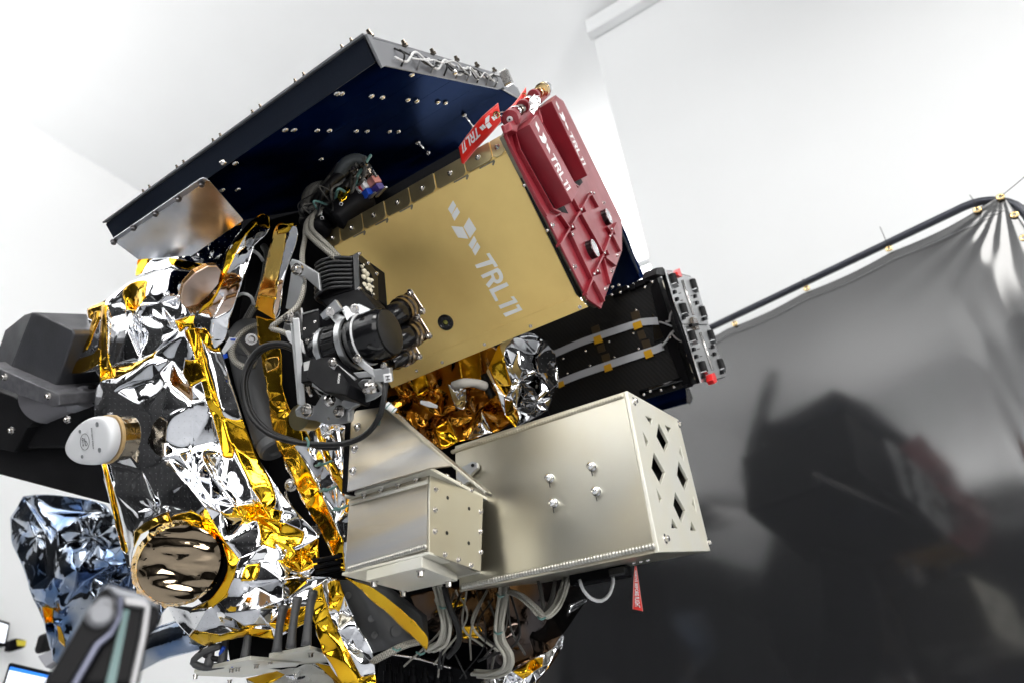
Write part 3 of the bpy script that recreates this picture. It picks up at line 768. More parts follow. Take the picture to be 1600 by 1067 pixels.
# clear tape wad round the middle pin
foil('tape_wad', 'clump of clear cellophane tape wrapped round the middle release pin', 'tape', [Z2(720, 400), Z2(800, 300), Z2(890, 350), Z2(905, 450), Z2(850, 560), Z2(790, 650), Z2(740, 600)], [(827, 155, 1.10), (845, 155, 1.10), (833, 178, 1.09)], sp=5, amp=.003, seed=8, m=foil_mat('clear_tape_wad', (.75, .70, .70), .1, .5), lv=2)

# ------------------------------------------------------------------ red ribbons
def ribbon(name, label, top, bot, dep, cat='ribbon', mrib=None, thick=.0009):
    """strip between two pixel edges; dep gives the distance at each station"""
    root = thing(name, label, cat, P(*top[0], dep[0])); bm = bmesh.new(); A, B = [], []
    ta = tube_path([P(x, y, d) for (x, y), d in zip(top, dep)], .004); 
    n = 28
    def sam(l, s):
        Pp = [P(x, y, d) for (x, y), d in zip(l, dep)]; Q = [Pp[0] * 2 - Pp[1]] + Pp + [Pp[-1] * 2 - Pp[-2]]
        f = s * (len(Pp) - 1); i = min(int(f), len(Pp) - 2); t = f - i; p0, p1, p2, p3 = Q[i:i + 4]
        return .5 * ((2 * p1) + (p2 - p0) * t + (2 * p0 - 5 * p1 + 4 * p2 - p3) * t * t + (3 * p1 - p0 - 3 * p2 + p3) * t ** 3)
    G = [[bm.verts.new(sam(top, i / n).lerp(sam(bot, i / n), j / 4)) for j in range(5)] for i in range(n + 1)]
    for i in range(n):
        for j in range(4): bm.faces.new((G[i][j], G[i + 1][j], G[i + 1][j + 1], G[i][j + 1]))
    o = part('ribbon_strip', bm, mrib or M_ribbon, root, smooth=True); so = o.modifiers.new('t', 'SOLIDIFY'); so.thickness = thick; so.offset = 0
    edge = tube_bm([sam(top, i / 20) for i in range(21)], .0008, 6, raw=True); tube_bm([sam(bot, i / 20) for i in range(21)], .0008, 6, edge, raw=True)
    part('hem', edge, mat('pale_red_hem', (.85, .25, .22), .4), root, smooth=True)
    def fm(u, v):
        p = sam(bot, u).lerp(sam(top, u), v); du = sam(bot, min(1, u + .01)).lerp(sam(top, min(1, u + .01)), v) - sam(bot, max(0, u - .01)).lerp(sam(top, max(0, u - .01)), v)
        nn = du.cross(sam(top, u) - sam(bot, u)).normalized(); nn = nn if nn.dot(CAM - p) > 0 else -nn
        return p + nn * .0012
    return root, fm
Zr = lambda x, y: (500 + x / 4.446, 50 + y / 4.446)
root, fm = ribbon('remove_before_flight_ribbon', 'curved red ribbon tag hanging over the gold box corner, lettered in white', [Zr(1238, 497), Zr(1130, 590), Zr(1040, 700), Zr(965, 805)], [Zr(1258, 625), Zr(1180, 715), Zr(1080, 820), Zr(988, 935)], [1.02, 1.03, 1.06, 1.08], 'ribbon tag')
logo_on(lambda u, v: fm(.13 + .82 * u, .8 - .6 * v), root, M_ink)
part('grommet', lathe_bm(fm(.07, .5), GF.n, [(-.002, .0035), (-.002, .006), (.001, .006), (.0015, .0045), (.001, .0035)], 16, caps=False), M_brass, root, smooth='auto')
part('split_ring', tube_bm([fm(.08, .52), P(*Z2(230, 600), 1.03), P(*Z2(330, 590), 1.05), P(*Z2(330, 640), 1.05), P(*Z2(210, 660), 1.03)], .0011, 6), M_chrome, root, smooth=True)
root, fm2 = ribbon('remove_before_flight_ribbon', 'second red ribbon tag seen nearly edge-on behind the release pins', [Z2(655, 185), Z2(560, 330), Z2(450, 470), Z2(330, 575)], [Z2(665, 310), Z2(590, 400), Z2(480, 500), Z2(345, 600)], [1.20, 1.18, 1.16, 1.14], 'ribbon tag')
part('grommet', lathe_bm(fm2(.2, .35), GF.n, [(-.002, .0035), (-.002, .006), (.001, .006), (.0015, .0045), (.001, .0035)], 16, caps=False), M_brass, root, smooth='auto')
root, fm3 = ribbon('hanging_warning_ribbon', 'narrow red ribbon lettered in white hanging below the long aluminium box', [(992, 884), (990.5, 905), (989.5, 930), (989, 951)], [(994, 884), (997, 905), (1000.5, 930), (1004, 954)], [1.0, 1.0, 1.0, 1.0], 'ribbon tag')
write('REMOVE BEFORE FLIGHT', lambda u, v: fm3(.10 + .83 * u, .82 - .62 * v), 'printed_words', M_ink, root)

# ================================================================== LONG ALUMINIUM BOX (lower right)
LE = PL(VY, P(1030, 862, .85))
lc = [(980, 610), (1060, 655), (1110, 860), (1030, 862)]
LA, LB, LC_, LD = LE.many(lc)
LF = PL(VY.cross(LD - LA), LA)
LL = (LF.at(718, 925) - LD).y
lb = thing('long_aluminium_box', 'long welded silver aluminium box with a diamond-pierced end plate, lower right', 'aluminium box', center([LA, LD]))
th = .004
def inset(q, c, k): return [p + (c - p).normalized() * k for p in q]
cen = center([LA, LB, LC_, LD])
names = ['top_panel', 'back_panel', 'bottom_panel', 'front_panel']
Q = [LA, LB, LC_, LD]
for i, nm in enumerate(names):
    a, b = Q[i], Q[(i + 1) % 4]; d = (b - a).normalized(); n = d.cross(VY); n = n if n.dot(cen - a) > 0 else -n
    g = .0008 if i != 3 else 0
    part(nm, slab_bm([a + d * g + n * .0001 + VY * .006, b - d * g + n * .0001 + VY * .006, b - d * g + VY * LL, a + d * g + VY * LL], n * th), M_sil, lb, bevel=.0006)
part('rear_panel', slab_bm([q + VY * (LL - .004) + (cen - q).normalized() * .006 for q in Q], VY * .003), M_sil, lb)
part('dark_payload_core', slab_bm([cen + (q - cen) * .88 + VY * .022 for q in Q], VY * (LL - .05)), M_black, lb)  # black block added so the pierced end shows a shaded inside
Z5 = lambda pts: zc(pts, 960, 600, 3.556)
dia = [[(247, 215), (302, 322), (280, 376), (235, 290)], [(220, 376), (283, 488), (258, 556), (207, 465)], [(357, 424), (412, 530), (390, 590), (349, 505)], [(338, 596), (396, 700), (373, 770), (329, 672)],
       [(172, 175), (210, 190), (205, 228)], [(280, 225), (315, 242), (300, 268)], [(157, 258), (190, 318), (178, 345)], [(366, 342), (388, 428), (361, 382)], [(233, 575), (264, 635), (252, 660)], [(438, 620), (458, 710), (433, 665)], [(320, 742), (354, 800), (318, 797)], [(427, 758), (455, 812), (423, 810)]]
dia2 = [[(960 + x / 3.556, 600 + y / 3.556) for x, y in d] for d in dia]
ep = [p for p in LE.many(lc, .0)]
part('end_plate', slab_bm([p - VY * 0 for p in ep], VY * .0058, [LE.many(d) for d in dia2]), M_ivory, lb, bevel=.0008, seg=2)
for (x, y) in [(108, 95), (357, 222), (282, 858), (522, 880)]:
    p = LE.at(960 + x / 3.556, 600 + y / 3.556)
    fix(ME_SCREW, 'bolt', p, LE.n, .009, lb)
# ball-head fasteners with hanging pins on the long face
for (x, y) in [(860, 747), (866, 786), (925.5, 729), (932.5, 767.5)]:
    p = LF.at(x, y, 0)
    k = part('ball_fastener', lathe_bm(p, LF.n, [(0, .0075), (.0015, .0075), (.002, .0050), (.005, .0068), (.009, .0066), (.012, .004), (.013, .0001)], 22), M_chrome, lb, smooth='auto')
    part('retaining_pin', tube_bm([p + LF.n * .006 - VZ * .005, p + LF.n * .005 - VZ * .016], .0008, 6), M_rubber, k)
# weld beads
def weld(a, b, r, parent, n, nrm, name='weld_bead', m=None):
    a, b = Vector(a), Vector(b); d = b - a; path = []; rr = []
    N_ = n * 5
    for i in range(N_ + 1):
        path.append(a + d * (i / N_) + nrm * (.0004 * mnoise.noise(Vector((i * .11, 0, 3)))))
    return part(name, tube_bm(path, lambda t: r * (.80 + .2 * abs(math.sin(t * math.pi * n))) * (1 + .12 * mnoise.noise(Vector((t * n * .35, 5, 0)))), 10, raw=True), m or M_weld, parent, smooth=True)
weld(LF.at(722, 916), LF.at(1024, 852), .0052, lb, 66, LF.n)
weld(LF.at(706, 706), LF.at(974, 618), .0042, lb, 66, LF.n, m=M_sil)
weld(LE.at(981.5, 612, -.006) + LF.n * .001, LE.at(1029, 858, -.006) + LF.n * .001, .0012, lb, 40, LF.n, m=M_sil)
bot = PL((LC_ - LD).cross(VY), LD)
for (x, y) in [(924, 893), (936, 891), (946, 889), (990, 878.5), (1001, 876.5), (1012, 874)]:
    fix(ME_DOME, 'rivet', bot.at(x, y, 0), bot.n, .008, lb)
# little lever clamp on its upper face
lv = thing('lever_clamp', 'small grey forked clamp standing between the two aluminium boxes', 'clamp', LF.at(722, 745, .012))
part('clamp_arm', plate(PL(LF.n, LF.at(722, 745, .012)), [(712, 745), (716, 731), (728, 726), (737, 720), (745, 722), (746, 730), (738, 738), (734, 742), (732, 752), (724, 757)], 0, .008), M_alu, lv, bevel=.001)
part('clamp_pin', lathe_bm(LF.at(740, 727, .010), LF.n, [(0, .003), (.004, .003)], 12), M_rubber, lv)

# ================================================================== SMALL SQUARE BOX ON ITS GUSSET
sp0 = P(672, 800, .88)
SX, SY = PL(VX, sp0), PL(VY, sp0)
sb = thing('square_aluminium_box', 'square silver aluminium box with riveted side plate and welded seams, bottom centre', 'aluminium box', sp0)
SYN = SY.n
r4 = SY.many([(672, 735), (755, 776), (751.5, 893), (670.5, 863)])
sL = (SX.at(539, 890) - SX.at(670, 862)).y
part('side_plate', slab_bm([p + VX * 0 for p in r4], VY * .004), M_sil, sb, bevel=.0007)
l4 = SX.many([(671.5, 741), (546, 777), (538.5, 893), (670.2, 861)])
part('front_panel', slab_bm([l4[0] + VY * .0045, l4[1], l4[2], l4[3] + VY * .0045], VX * .004), M_sil2, sb, bevel=.0006)
inner = [r4[0] + VX * .006 + VY * .006 - VZ * .004, r4[1] - VX * .003 + VY * .006, r4[2] - VX * .003 + VY * .006, r4[3] + VX * .006 + VY * .006 + VZ * .004]
part('rear_shell', slab_bm(inner, VY * (sL - .008)), M_sil, sb)
weld(SX.at(545, 889, .001), SX.at(668, 853, .001), .0048, sb, 34, SX.n)
screwsp(SY.many([(681, 764), (680, 796), (679.5, 829.5), (695, 866), (716, 874), (736, 882.5), (751, 862), (750.5, 830), (751, 799), (737, 765), (718, 755), (698, 744)], 0), SY.n, .0055, sb)
for (x, y) in [(699.5, 777), (733, 794), (698.5, 832), (732.5, 848)]: part('hole_rim', lathe_bm(SY.at(x, y, .0002), SY.n, [(-.0005, .0030), (.0003, .0030)], 16), M_rubber, sb)
for (x, y) in [(538, 837), (545, 785)]: fix(ME_DOME, 'rivet', SX.at(x, y, 0), -SYN, .004, sb)
# flange at its top (horizontal plate seen from below)
FZ = PL(VZ, SX.at(672.5, 737, .010))
fq = FZ.many([(538, 777), (673, 733.5), (763, 782)]); f4 = fq[0] + fq[2] - fq[1]
part('top_flange', slab_bm([fq[0], fq[1], fq[2], f4], VZ * .0055), M_ivory, sb, bevel=.0008)
cl = SX.many([(548, 786), (669, 752)], .001)
part('inner_fillet', tube_bm([cl[0] - VX * .001, cl[1] - VX * .001], .0035, 8), M_ivory, sb, smooth=True)
FN = PL(VZ, fq[0] - VZ * .0001)
for (x, y) in [(569, 771), (595, 763.5), (622, 755.5), (650, 746)]:
    p = FZ.at(x, y, 0)
    k = part('nut', lathe_bm(p + VZ * .001, -VZ, [(0, .0048), (.004, .0048), (.0045, .004)], 6), M_steel, sb)
    part('bolt_tail', lathe_bm(p - VZ * .002, -VZ, [(0, .0022), (.0055, .0022), (.006, .0016)], 10), M_steel, k)
    part('bolt_tip', lathe_bm(p + VZ * .0066, VZ, [(0, .0024), (.005, .0024), (.0055, .0016)], 10), M_steel, k)
# bottom plate and mounting block below it
FB = PL(VZ, SX.at(671.3, 865, .006))
bq = FB.many([(534, 898.5), (671.3, 865.5), (753.5, 896.5)]); b4 = bq[0] + bq[2] - bq[1]
part('bottom_plate', slab_bm([bq[0], bq[1], bq[2], b4], VZ * .004), M_ivory, sb, bevel=.0007)
KZ = PL(VZ, bq[1] - VZ * .0155)
kq = KZ.many([(572, 907), (659.5, 886), (715, 907)]); k4 = kq[0] + kq[2] - kq[1]
part('mounting_block', slab_bm([kq[0], kq[1], kq[2], k4], VZ * .0150), M_ivory, sb, bevel=.0008)
for (x, y) in [(657, 891), (584.5, 908), (701, 908), (630, 923.5)]:
    p = KZ.at(x, y, 0); part('hanging_bolt', lathe_bm(p + VZ * .001, -VZ, [(0, .0062), (.0015, .0062), (.002, .0046), (.0085, .0046), (.009, .004), (.009, .0024), (.005, .0022)], 18, caps=False), M_steel, sb, smooth='auto')
# gusset bracket
GX = PL(VX, P(600, 720, .93))
gs = thing('gusset_bracket', 'triangular brushed aluminium gusset rising above the square box', 'bracket', P(600, 720, .93))
gq = [(545, 652), (551, 640), (588, 634), (602, 643), (664, 692), (757, 771), (700, 768), (540, 768)]
part('web_plate', plate(GX, [(541, 768), (548, 655), (556, 641), (592, 636), (602, 643), (706, 727), (672, 731)], 0, .004), M_sil2, gs, bevel=.0006)
ea, eb = GX.at(600, 641, .002), GX.at(757, 771, .002)
nn = (eb - ea).cross(VX).normalized()
part('sloping_flange', slab_bm([ea, eb, eb + VX * .016, ea + VX * .030], nn * .004), M_sil, gs, bevel=.0006)
screws(GX, [(559, 667), (554.5, 701), (552, 735.5)], .0085, gs)
part('rear_upright', plate(GX, [(541, 770), (548, 652), (552, 640), (547, 640), (540, 655), (534, 770)], .001, .02), M_dark, gs)

# ================================================================== CARBON DISPENSER (right, behind)
DE = PL(VY, P(1085, 500, 1.5))
dsp = thing('carbon_fibre_dispenser', 'black carbon-fibre dispenser with two grey spring-loaded doors at its end', 'dispenser', P(1030, 520, 1.5))
doff = -.045
dh = DE.many([(1024, 432), (1075, 440), (1124, 588), (1073, 604)], doff)
DLEN = .62
part('housing', slab_bm(dh, VY * DLEN), M_carbon, dsp, bevel=.002)
DF = PL(VY.cross(dh[3] - dh[0]), dh[0])
# uv for the twill: simple planar mapping
hm = [o for o in COL.objects if o.name.startswith('housing')][-1].data
uvl = hm.uv_layers.new(name='UVMap'); up = (dh[3] - dh[0]).normalized()
for poly in hm.polygons:
    for li in poly.loop_indices:
        c = hm.vertices[hm.loops[li].vertex_index].co; uvl.data[li].uv = (c.y + c.dot(up) * .55, c.dot(up))
part('dark_bulkhead', plate(DF, [(1016, 450), (1026, 432), (1078, 598), (1066, 602), (1030, 510)], .006, .03), M_black, dsp, bevel=.001)
part('latch_recess', plate(DF, [(1018, 487), (1030, 505), (1040, 527), (1022, 534)], .004, .02), M_blackg, dsp, bevel=.001)
Zd = lambda pts: zc(pts, 1000, 410, 800 / 150)
def dplate(name, px, front, thick, m, bev=.0006): return part(name, plate(DE, Zd(px), front, thick), m, dsp, bevel=bev)
dplate('door_plate', [(212, 62), (262, 66), (300, 90), (430, 122), (480, 200), (574, 520), (360, 514), (290, 330)], 0, .003, M_alu)
dplate('door_plate', [(360, 520), (576, 527), (716, 948), (512, 1002), (440, 760)], 0, .003, M_alu)
dplate('door_frame', [(196, 60), (420, 115), (700, 960), (505, 1000), (330, 520)], -.005, .008, M_black)
dplate('corner_block', [(140, 45), (190, 42), (212, 70), (205, 110), (130, 100)], -.005, .03, M_black)
for a, b in [((345, 150), (440, 440)), ((495, 585), (600, 895))]:
    dplate('seam_channel', [a, (a[0] + 14, a[1]), (b[0] + 14, b[1]), b], .0015, .002, M_rubber)
    p0, p1 = DE.at(*Zd([(a[0] + 10, a[1])])[0], .006), DE.at(*Zd([(b[0] + 6, b[1])])[0], .006)
    part('torsion_rod', tube_bm([p0, p1], .0025, 8), M_steel, dsp, smooth=True)
for (x, y) in [(280, 145), (365, 392), (450, 190), (527, 418), (438, 618), (597, 615), (525, 870), (677, 850)]:
    p = DE.at(*Zd([(x, y)])[0], .007); w = (DE.at(*Zd([(x + 13, y + 42)])[0], .007) - DE.at(*Zd([(x - 13, y - 42)])[0], .007))
    k = part('door_spring', tube_bm([p - w * .5 + w * (i / 60) for i in range(61)], lambda t: .0085 * (.88 + .12 * abs(math.sin(t * math.pi * 14))), 12, raw=True), M_rubber, dsp, smooth=True)
    part('spring_bracket', slab_bm([p + w * .52 + DE.n * .006 + (w.cross(DE.n).normalized()) * s * .012 - DE.n * z for s, z in ((-1, 0), (1, 0), (1, .012), (-1, .012))], w.normalized() * .0025), M_alu, k)
    part('spring_bracket', slab_bm([p - w * .58 + DE.n * .004 + (w.cross(DE.n).normalized()) * s * .009 - DE.n * z for s, z in ((-1, 0), (1, 0), (1, .01), (-1, .01))], w.normalized() * .0025), M_alu, k)
for (x, y) in [(335, 258), (350, 318), (434, 278), (455, 332), (490, 718), (510, 780), (584, 712), (602, 768)]:
    dplate('slot', [(x - 10, y - 2), (x + 8, y - 5), (x + 10, y + 2), (x - 8, y + 6)], .0012, .001, M_rubber, 0)
for (x, y) in [(320, 305), (300, 245), (470, 280), (485, 335), (480, 780), (460, 720), (615, 700), (630, 760), (375, 460), (540, 470), (540, 945), (690, 910)]:
    dplate('lock_tab', [(x - 9, y - 16), (x + 7, y - 12), (x + 10, y + 14), (x - 6, y + 16)], .006, .006, M_black)
dplate('latch_link', [(440, 455), (475, 470), (500, 560), (470, 560), (450, 510)], .010, .008, M_nickel)
dplate('latch_cross', [(430, 510), (490, 505), (495, 525), (440, 535)], .012, .008, M_black)
for q in ([(310, 80), (330, 50), (345, 95), (355, 120), (330, 118), (318, 105)], [(598, 925), (620, 915), (635, 950), (645, 990), (625, 1005), (605, 975)]):
    dplate('red_safety_clip', q, .018, .014, M_redp, .001)
# side hardware on the housing
for (x, y) in [(1010, 438), (1003, 443), (996, 446), (988, 450), (977, 452), (969, 455), (962, 459), (1012, 430)]:
    p = DF.at(x, y, .004); part('side_fitting', box_bm(p, VY, up, DF.n, .014, .016, .012), M_black, dsp, bevel=.0015)
for (x, y) in [(956.5, 461), (969, 457.5), (957, 449), (967, 446), (1008, 449), (1019, 441), (1053, 604), (1033, 609), (1016, 611), (1006, 616), (1054, 486), (1060, 497), (1067, 520), (1058, 508), (1047, 527), (1074, 555), (1080, 566), (1086, 590), (1040, 437), (1036, 430)]:
    fix(ME_DOME, 'rivet', DF.at(x, y, .012), DF.n, .0075, dsp)
for (x, y) in [(915, 548), (952, 534), (880, 560), (960, 558), (922, 571), (887, 583), (990, 521), (998, 545), (994, 485)]:
    fix(ME_DOME, 'rivet', DF.at(x, y, 0), DF.n, .0065, dsp)
part('lower_rail', tube_bm([DF.at(1000, 613, .008), DF.at(1066, 592, .008)], .006, 8), M_blackg, dsp, smooth=True)
for (x, y, m_) in [(1040, 445, M_ivory), (1083, 574, M_ivory)]:
    part('side_connector', box_bm(DF.at(x, y, .008), up, VY, DF.n, .022, .010, .01), m_, dsp, bevel=.001)
# ribbon cables with tape holding them
def strip(name, label, px, w, root=None, m=M_stripgrey, off=.003, pl=DF, th_=.0012, cat='cable', group=None):
    pts = tube_path(pl.many(px, off), .01); root = root or thing(name, label, cat, pts[0], group); bm = bmesh.new(); prev = None
    for i, p in enumerate(pts):
        d = (pts[min(i + 1, len(pts) - 1)] - pts[max(i - 1, 0)]).normalized(); s = d.cross(pl.n).normalized() * w / 2
        cur = [bm.verts.new(p + a) for a in (-s, s, s + pl.n * th_, -s + pl.n * th_)]
        if prev:
            for k in range(4): bm.faces.new((prev[k], cur[k], cur[(k + 1) % 4], prev[(k + 1) % 4]))
        else: bm.faces.new(cur)
        prev = cur
    bm.faces.new(prev[::-1]); bmesh.ops.recalc_face_normals(bm, faces=bm.faces)
    part('flat_strip', bm, m, root); return root
c1 = strip('flat_cable', 'upper pale flat cable taped across the carbon-fibre housing', [(866, 553), (915, 532.5), (990, 507.5), (1005, 503.5), (1030, 502), (1046, 505)], .0185)
part('breakout_wire', tube_bm(DF.many([(1040, 503), (1046, 502), (1047, 494), (1051, 486), (1058, 482)], .008), .0028, 8), M_wire, c1, smooth=True)
part('breakout_wire', tube_bm(DF.many([(1030, 503), (1040, 506), (1050, 510)], .008), .0022, 8), M_wire, c1, smooth=True)
c2 = strip('flat_cable', 'lower pale flat cable taped across the carbon-fibre housing', [(868, 600), (915, 582), (1008, 551), (1022, 547), (1036, 541)], .0185)
part('breakout_wire', tube_bm(DF.many([(1034, 541), (1043, 530), (1048, 522), (1053, 517)], .008), .0028, 8), M_wire, c2, smooth=True)
part('breakout_wire', tube_bm(DF.many([(1050, 522), (1058, 530), (1066, 534), (1072, 534)], .008), .0020, 8), M_wire, c2, smooth=True)
for r_, px in ((c1, [[(927, 527), (938, 523), (942, 534), (929, 538)], [(988, 505.5), (1001, 501), (1004, 511), (991, 516)]]), (c2, [[(943, 571), (954, 567), (957, 577), (945, 581)], [(1005, 549), (1017, 544.5), (1021, 556), (1009, 560)], [(872, 597), (880, 594), (882, 602), (873, 606)]])):
    for q in px: part('tape_strip', plate(DF, q, .0052, .001), mat('amber_tape_flat', (.78, .42, .02), .3, .2), r_)
for q in ([(923, 512), (935, 507), (939, 521), (927, 526)], [(932, 541), (943, 536), (946, 548), (935, 551)], [(939, 555), (951, 551), (955, 565), (943, 569)], [(985, 489), (998, 485), (1001, 498), (989, 503)], [(995, 518), (1005, 515), (1010, 528), (999, 531)], [(1002, 533), (1014, 530), (1018, 543), (1006, 547)]):
    part('dark_tape_patch', plate(DF, q, .0011, .001), mat('dark_tape', (.035, .022, .010), .35), dsp)

# dark navy panel glimpsed past the red cover and below the dispenser
nv = thing('navy_side_panel', 'dark navy glass panel edge glimpsed behind the dispenser and red cover', 'panel', P(990, 420, 1.75))
NP = pl3((975, 380, 1.72), (1000, 440, 1.72), (940, 460, 1.85))
part('panel_sheet', plate(NP, [(940, 360), (965, 352), (974, 372), (984, 400), (1001, 436), (940, 470)], 0, .02), M_navy, nv, bevel=.001)
part('panel_trim', tube_bm(NP.many([(968, 356), (985, 396), (998, 428)], .004), .003, 6), M_navy2, nv, smooth=True)
part('lower_leaf', plate(pl3((1010, 625, 1.6), (1080, 600, 1.6), (1000, 645, 1.8)), [(960, 655), (1000, 618), (1074, 598), (1082, 628), (1000, 650)], 0, .02), M_navy, nv, bevel=.002)
part('leaf_hinge', plate(pl3((1010, 625, 1.58), (1080, 600, 1.58), (1000, 645, 1.78)), [(1071, 602), (1076, 603), (1083, 622), (1078, 632), (1073, 628)], 0, .02), M_steel, nv, bevel=.001)

# ================================================================== TOP SOLAR PANEL, SEEN FROM BELOW
EV = (ROT @ Vector((339, 316, -947))).normalized(); EV = (EV - VY * EV.dot(VY)).normalized()
tpn = thing('deployed_solar_panel', 'large dark navy panel tilted over the top of the spacecraft, seen from below', 'solar panel', P(400, 240, 1.1))
S0 = P(587, 98, .95); SP_ = PL(VY.cross(EV), S0)
pu = SP_.many([(180, 378), (587, 98), (785, 141), (815, 158), (793, 189)])
pu.append(pu[4] + VY * (pu[0].y - pu[4].y))
TH = .036
part('panel_core', slab_bm([p - SP_.n * .002 for p in pu], -SP_.n * TH), M_navy2, tpn, bevel=.001)
# rim band along the near edge and grey rim on the end
y0, y1 = pu[1].y, pu[0].y; p1 = pu[1]
part('near_rim', slab_bm([p1 - EV * .004 + SP_.n * .001, p1 - EV * .004 + VY * (y1 - y0) + SP_.n * .001, p1 - EV * .001 + VY * (y1 - y0) - SP_.n * (TH + .004), p1 - EV * .001 - SP_.n * (TH + .004)], EV * .003), M_navy2, tpn, bevel=.0006)
part('top_sheet', slab_bm([p1 - EV * .007 - SP_.n * (TH + .005) - VY * .004, p1 - EV * .007 + VY * (y1 - y0) - SP_.n * (TH + .005), pu[5] - SP_.n * (TH + .005), pu[4] - SP_.n * (TH + .005), pu[3] - SP_.n * (TH + .005), pu[2] - SP_.n * (TH + .005)], -SP_.n * .003), M_panelgrey, tpn)
# long cell strips with joints
ew = [0, .075, .175, .30, .44, .60, .85, 1.3]
elen = (pu[2] - pu[1]).dot(EV)
for k in range(7):
    e0, e1 = ew[k] + .0005, min(ew[k + 1], 1.3) - .0005
    segs = [(0, .36), (.3605, y1 - y0)]
    for (s0, s1) in segs:
        q = [p1 + EV * e0 + VY * (s0 + .001), p1 + EV * e1 + VY * (s0 + .001), p1 + EV * e1 + VY * s1, p1 + EV * e0 + VY * s1]
        # clip to the panel outline (two cut corners)
        for i_ in range(6):
            a_, b_ = pu[i_], pu[(i_ + 1) % 6]; nn_ = (b_ - a_).cross(SP_.n); cc_ = center(pu)
            if nn_.dot(cc_ - a_) < 0: nn_ = -nn_
            nn_.normalize(); r_ = []
            for j_ in range(len(q)):
                p_, q_ = q[j_], q[(j_ + 1) % len(q)]; dp, dq = nn_.dot(p_ - a_) - .002, nn_.dot(q_ - a_) - .002
                if dp >= 0: r_.append(p_)
                if dp * dq < 0: r_.append(p_.lerp(q_, dp / (dp - dq)))
            q = r_
            if len(q) < 3: break
        if len(q) < 3: continue
        part('cell_strip', slab_bm(q, -SP_.n * .0019), M_navy, tpn, bevel=.0002)
rz = []
for (x, y) in [(526, 146), (533, 146), (580, 150), (597, 152), (637, 156), (651, 158), (684, 160), (696, 161), (445, 203), (459, 203), (495, 204), (514, 204), (556, 205), (573, 205), (608, 205.5), (622, 205.5), (349, 255), (367, 255), (347, 297), (371, 296), (501, 249), (643, 116.5), (711, 114)]:
    fix(ME_DOME, 'rivet', SP_.at(x, y, .001), SP_.n, .012, tpn)
for a, b in [((725, 180), (740, 198)), ((653, 223), (669, 239))]:
    part('latch_wire', tube_bm(SP_.many([a, b], .006), .0016, 6), M_chrome, tpn, smooth=True)
    for q in (a, b): fix(ME_DOME, 'rivet', SP_.at(*q, .002), SP_.n, .013, tpn)
# end rim: grey channel with wires tied along it
pe = lambda e, h, y=-.002: p1 + EV * e + VY * y - SP_.n * h
part('end_rim', slab_bm([pe(0, -.006), pe(elen * .93, -.004), pe(elen, .004), pe(elen, TH + .003), pe(0, TH + .003)], -VY * .003), M_panelgrey, tpn, bevel=.0005)
part('corner_strut', slab_bm([pe(-.006, -.014, -.006), pe(.012, -.008, -.006), pe(.008, TH + .004, -.006), pe(-.006, TH + .004, -.006)], -VY * .004), M_panelgrey, tpn, bevel=.0005)
rw = random.Random(4)
for k in range(5):
    pts_ = []; e = elen * (.08 + .04 * k)
    while e < elen * .95:
        pts_.append(pe(e, .012 + rw.uniform(-.011, .013), -.012 - rw.uniform(0, .008))); e += elen * rw.uniform(.05, .09)
    if len(pts_) > 2: part('edge_wire', tube_bm(pts_, .0016 if k else .0024, 6), M_wire if k % 2 == 0 else M_rubber, tpn, smooth=True)
for k in range(9):
    e = elen * (.12 + .095 * k); part('wire_tie', tube_bm([pe(e, -.002, -.006), pe(e + .002, .012, -.02), pe(e + .006, .030, -.006)], .0018, 6), M_panelgrey if k % 3 else M_rubber, tpn, smooth=True)
for k in range(6): part('edge_bolt', lathe_bm(pe(elen * (0.02 + .19 * k), TH + .004, -.006), -SP_.n, [(0, .006), (.004, .006), (.005, .004), (.011, .0035)], 10), M_nickel, tpn)
for k in range(int((y1 - y0 - .05) / .105)):
    for s in (-.010, .010): part('edge_bolt', lathe_bm(p1 - EV * .004 + VY * (.03 + .105 * k + s) - SP_.n * (TH + .007), -SP_.n, [(0, .003), (.003, .003), (.004, .002), (.007, .002)], 10), M_nickel, tpn)
part('corner_rim', slab_bm([pu[2] - VY * .002 + SP_.n * .002, pu[3] - VY * .002 + SP_.n * .002, pu[3] - SP_.n * TH, pu[2] - SP_.n * TH], -(pu[3] - pu[2]).cross(SP_.n).normalized() * .004), M_panelgrey, tpn)
part('strut_joint', box_bm(SP_.at(791, 122, .0), EV, VY, SP_.n, .02, .02, .035), M_steel, tpn, bevel=.003)
# clouded aluminium bracket under its left end
ab = thing('polished_sheet_bracket', 'cloudy polished aluminium sheet bracket screwed under the panel edge', 'bracket', P(290, 340, 1.15))
AP = pl3((178, 377, 1.205), (320, 281, 1.115), (378, 345, 1.22))
part('sheet', plate(AP, [(176, 376), (319, 280), (327, 283), (380, 345), (300, 400), (216, 406)], 0, .0025), M_cloud, ab, bevel=.0004)
part('upper_lip', plate(AP, [(172, 377), (178, 380), (320, 286), (324, 281), (318, 279), (312, 281)], .003, .003), mat('smoked_lip', (.3, .31, .34), .3, .9), ab, bevel=.0004)
for (x, y) in [(178, 377), (209, 355), (243, 333), (279, 310), (315, 287)]: part('lip_screw', lathe_bm(AP.at(x, y, .003), AP.n, [(0, .0062), (.002, .0062), (.0022, .0045), (.007, .0045), (.0072, .0025)], 12), mat('dull_screw', (.12, .115, .12), .35, 1), ab)

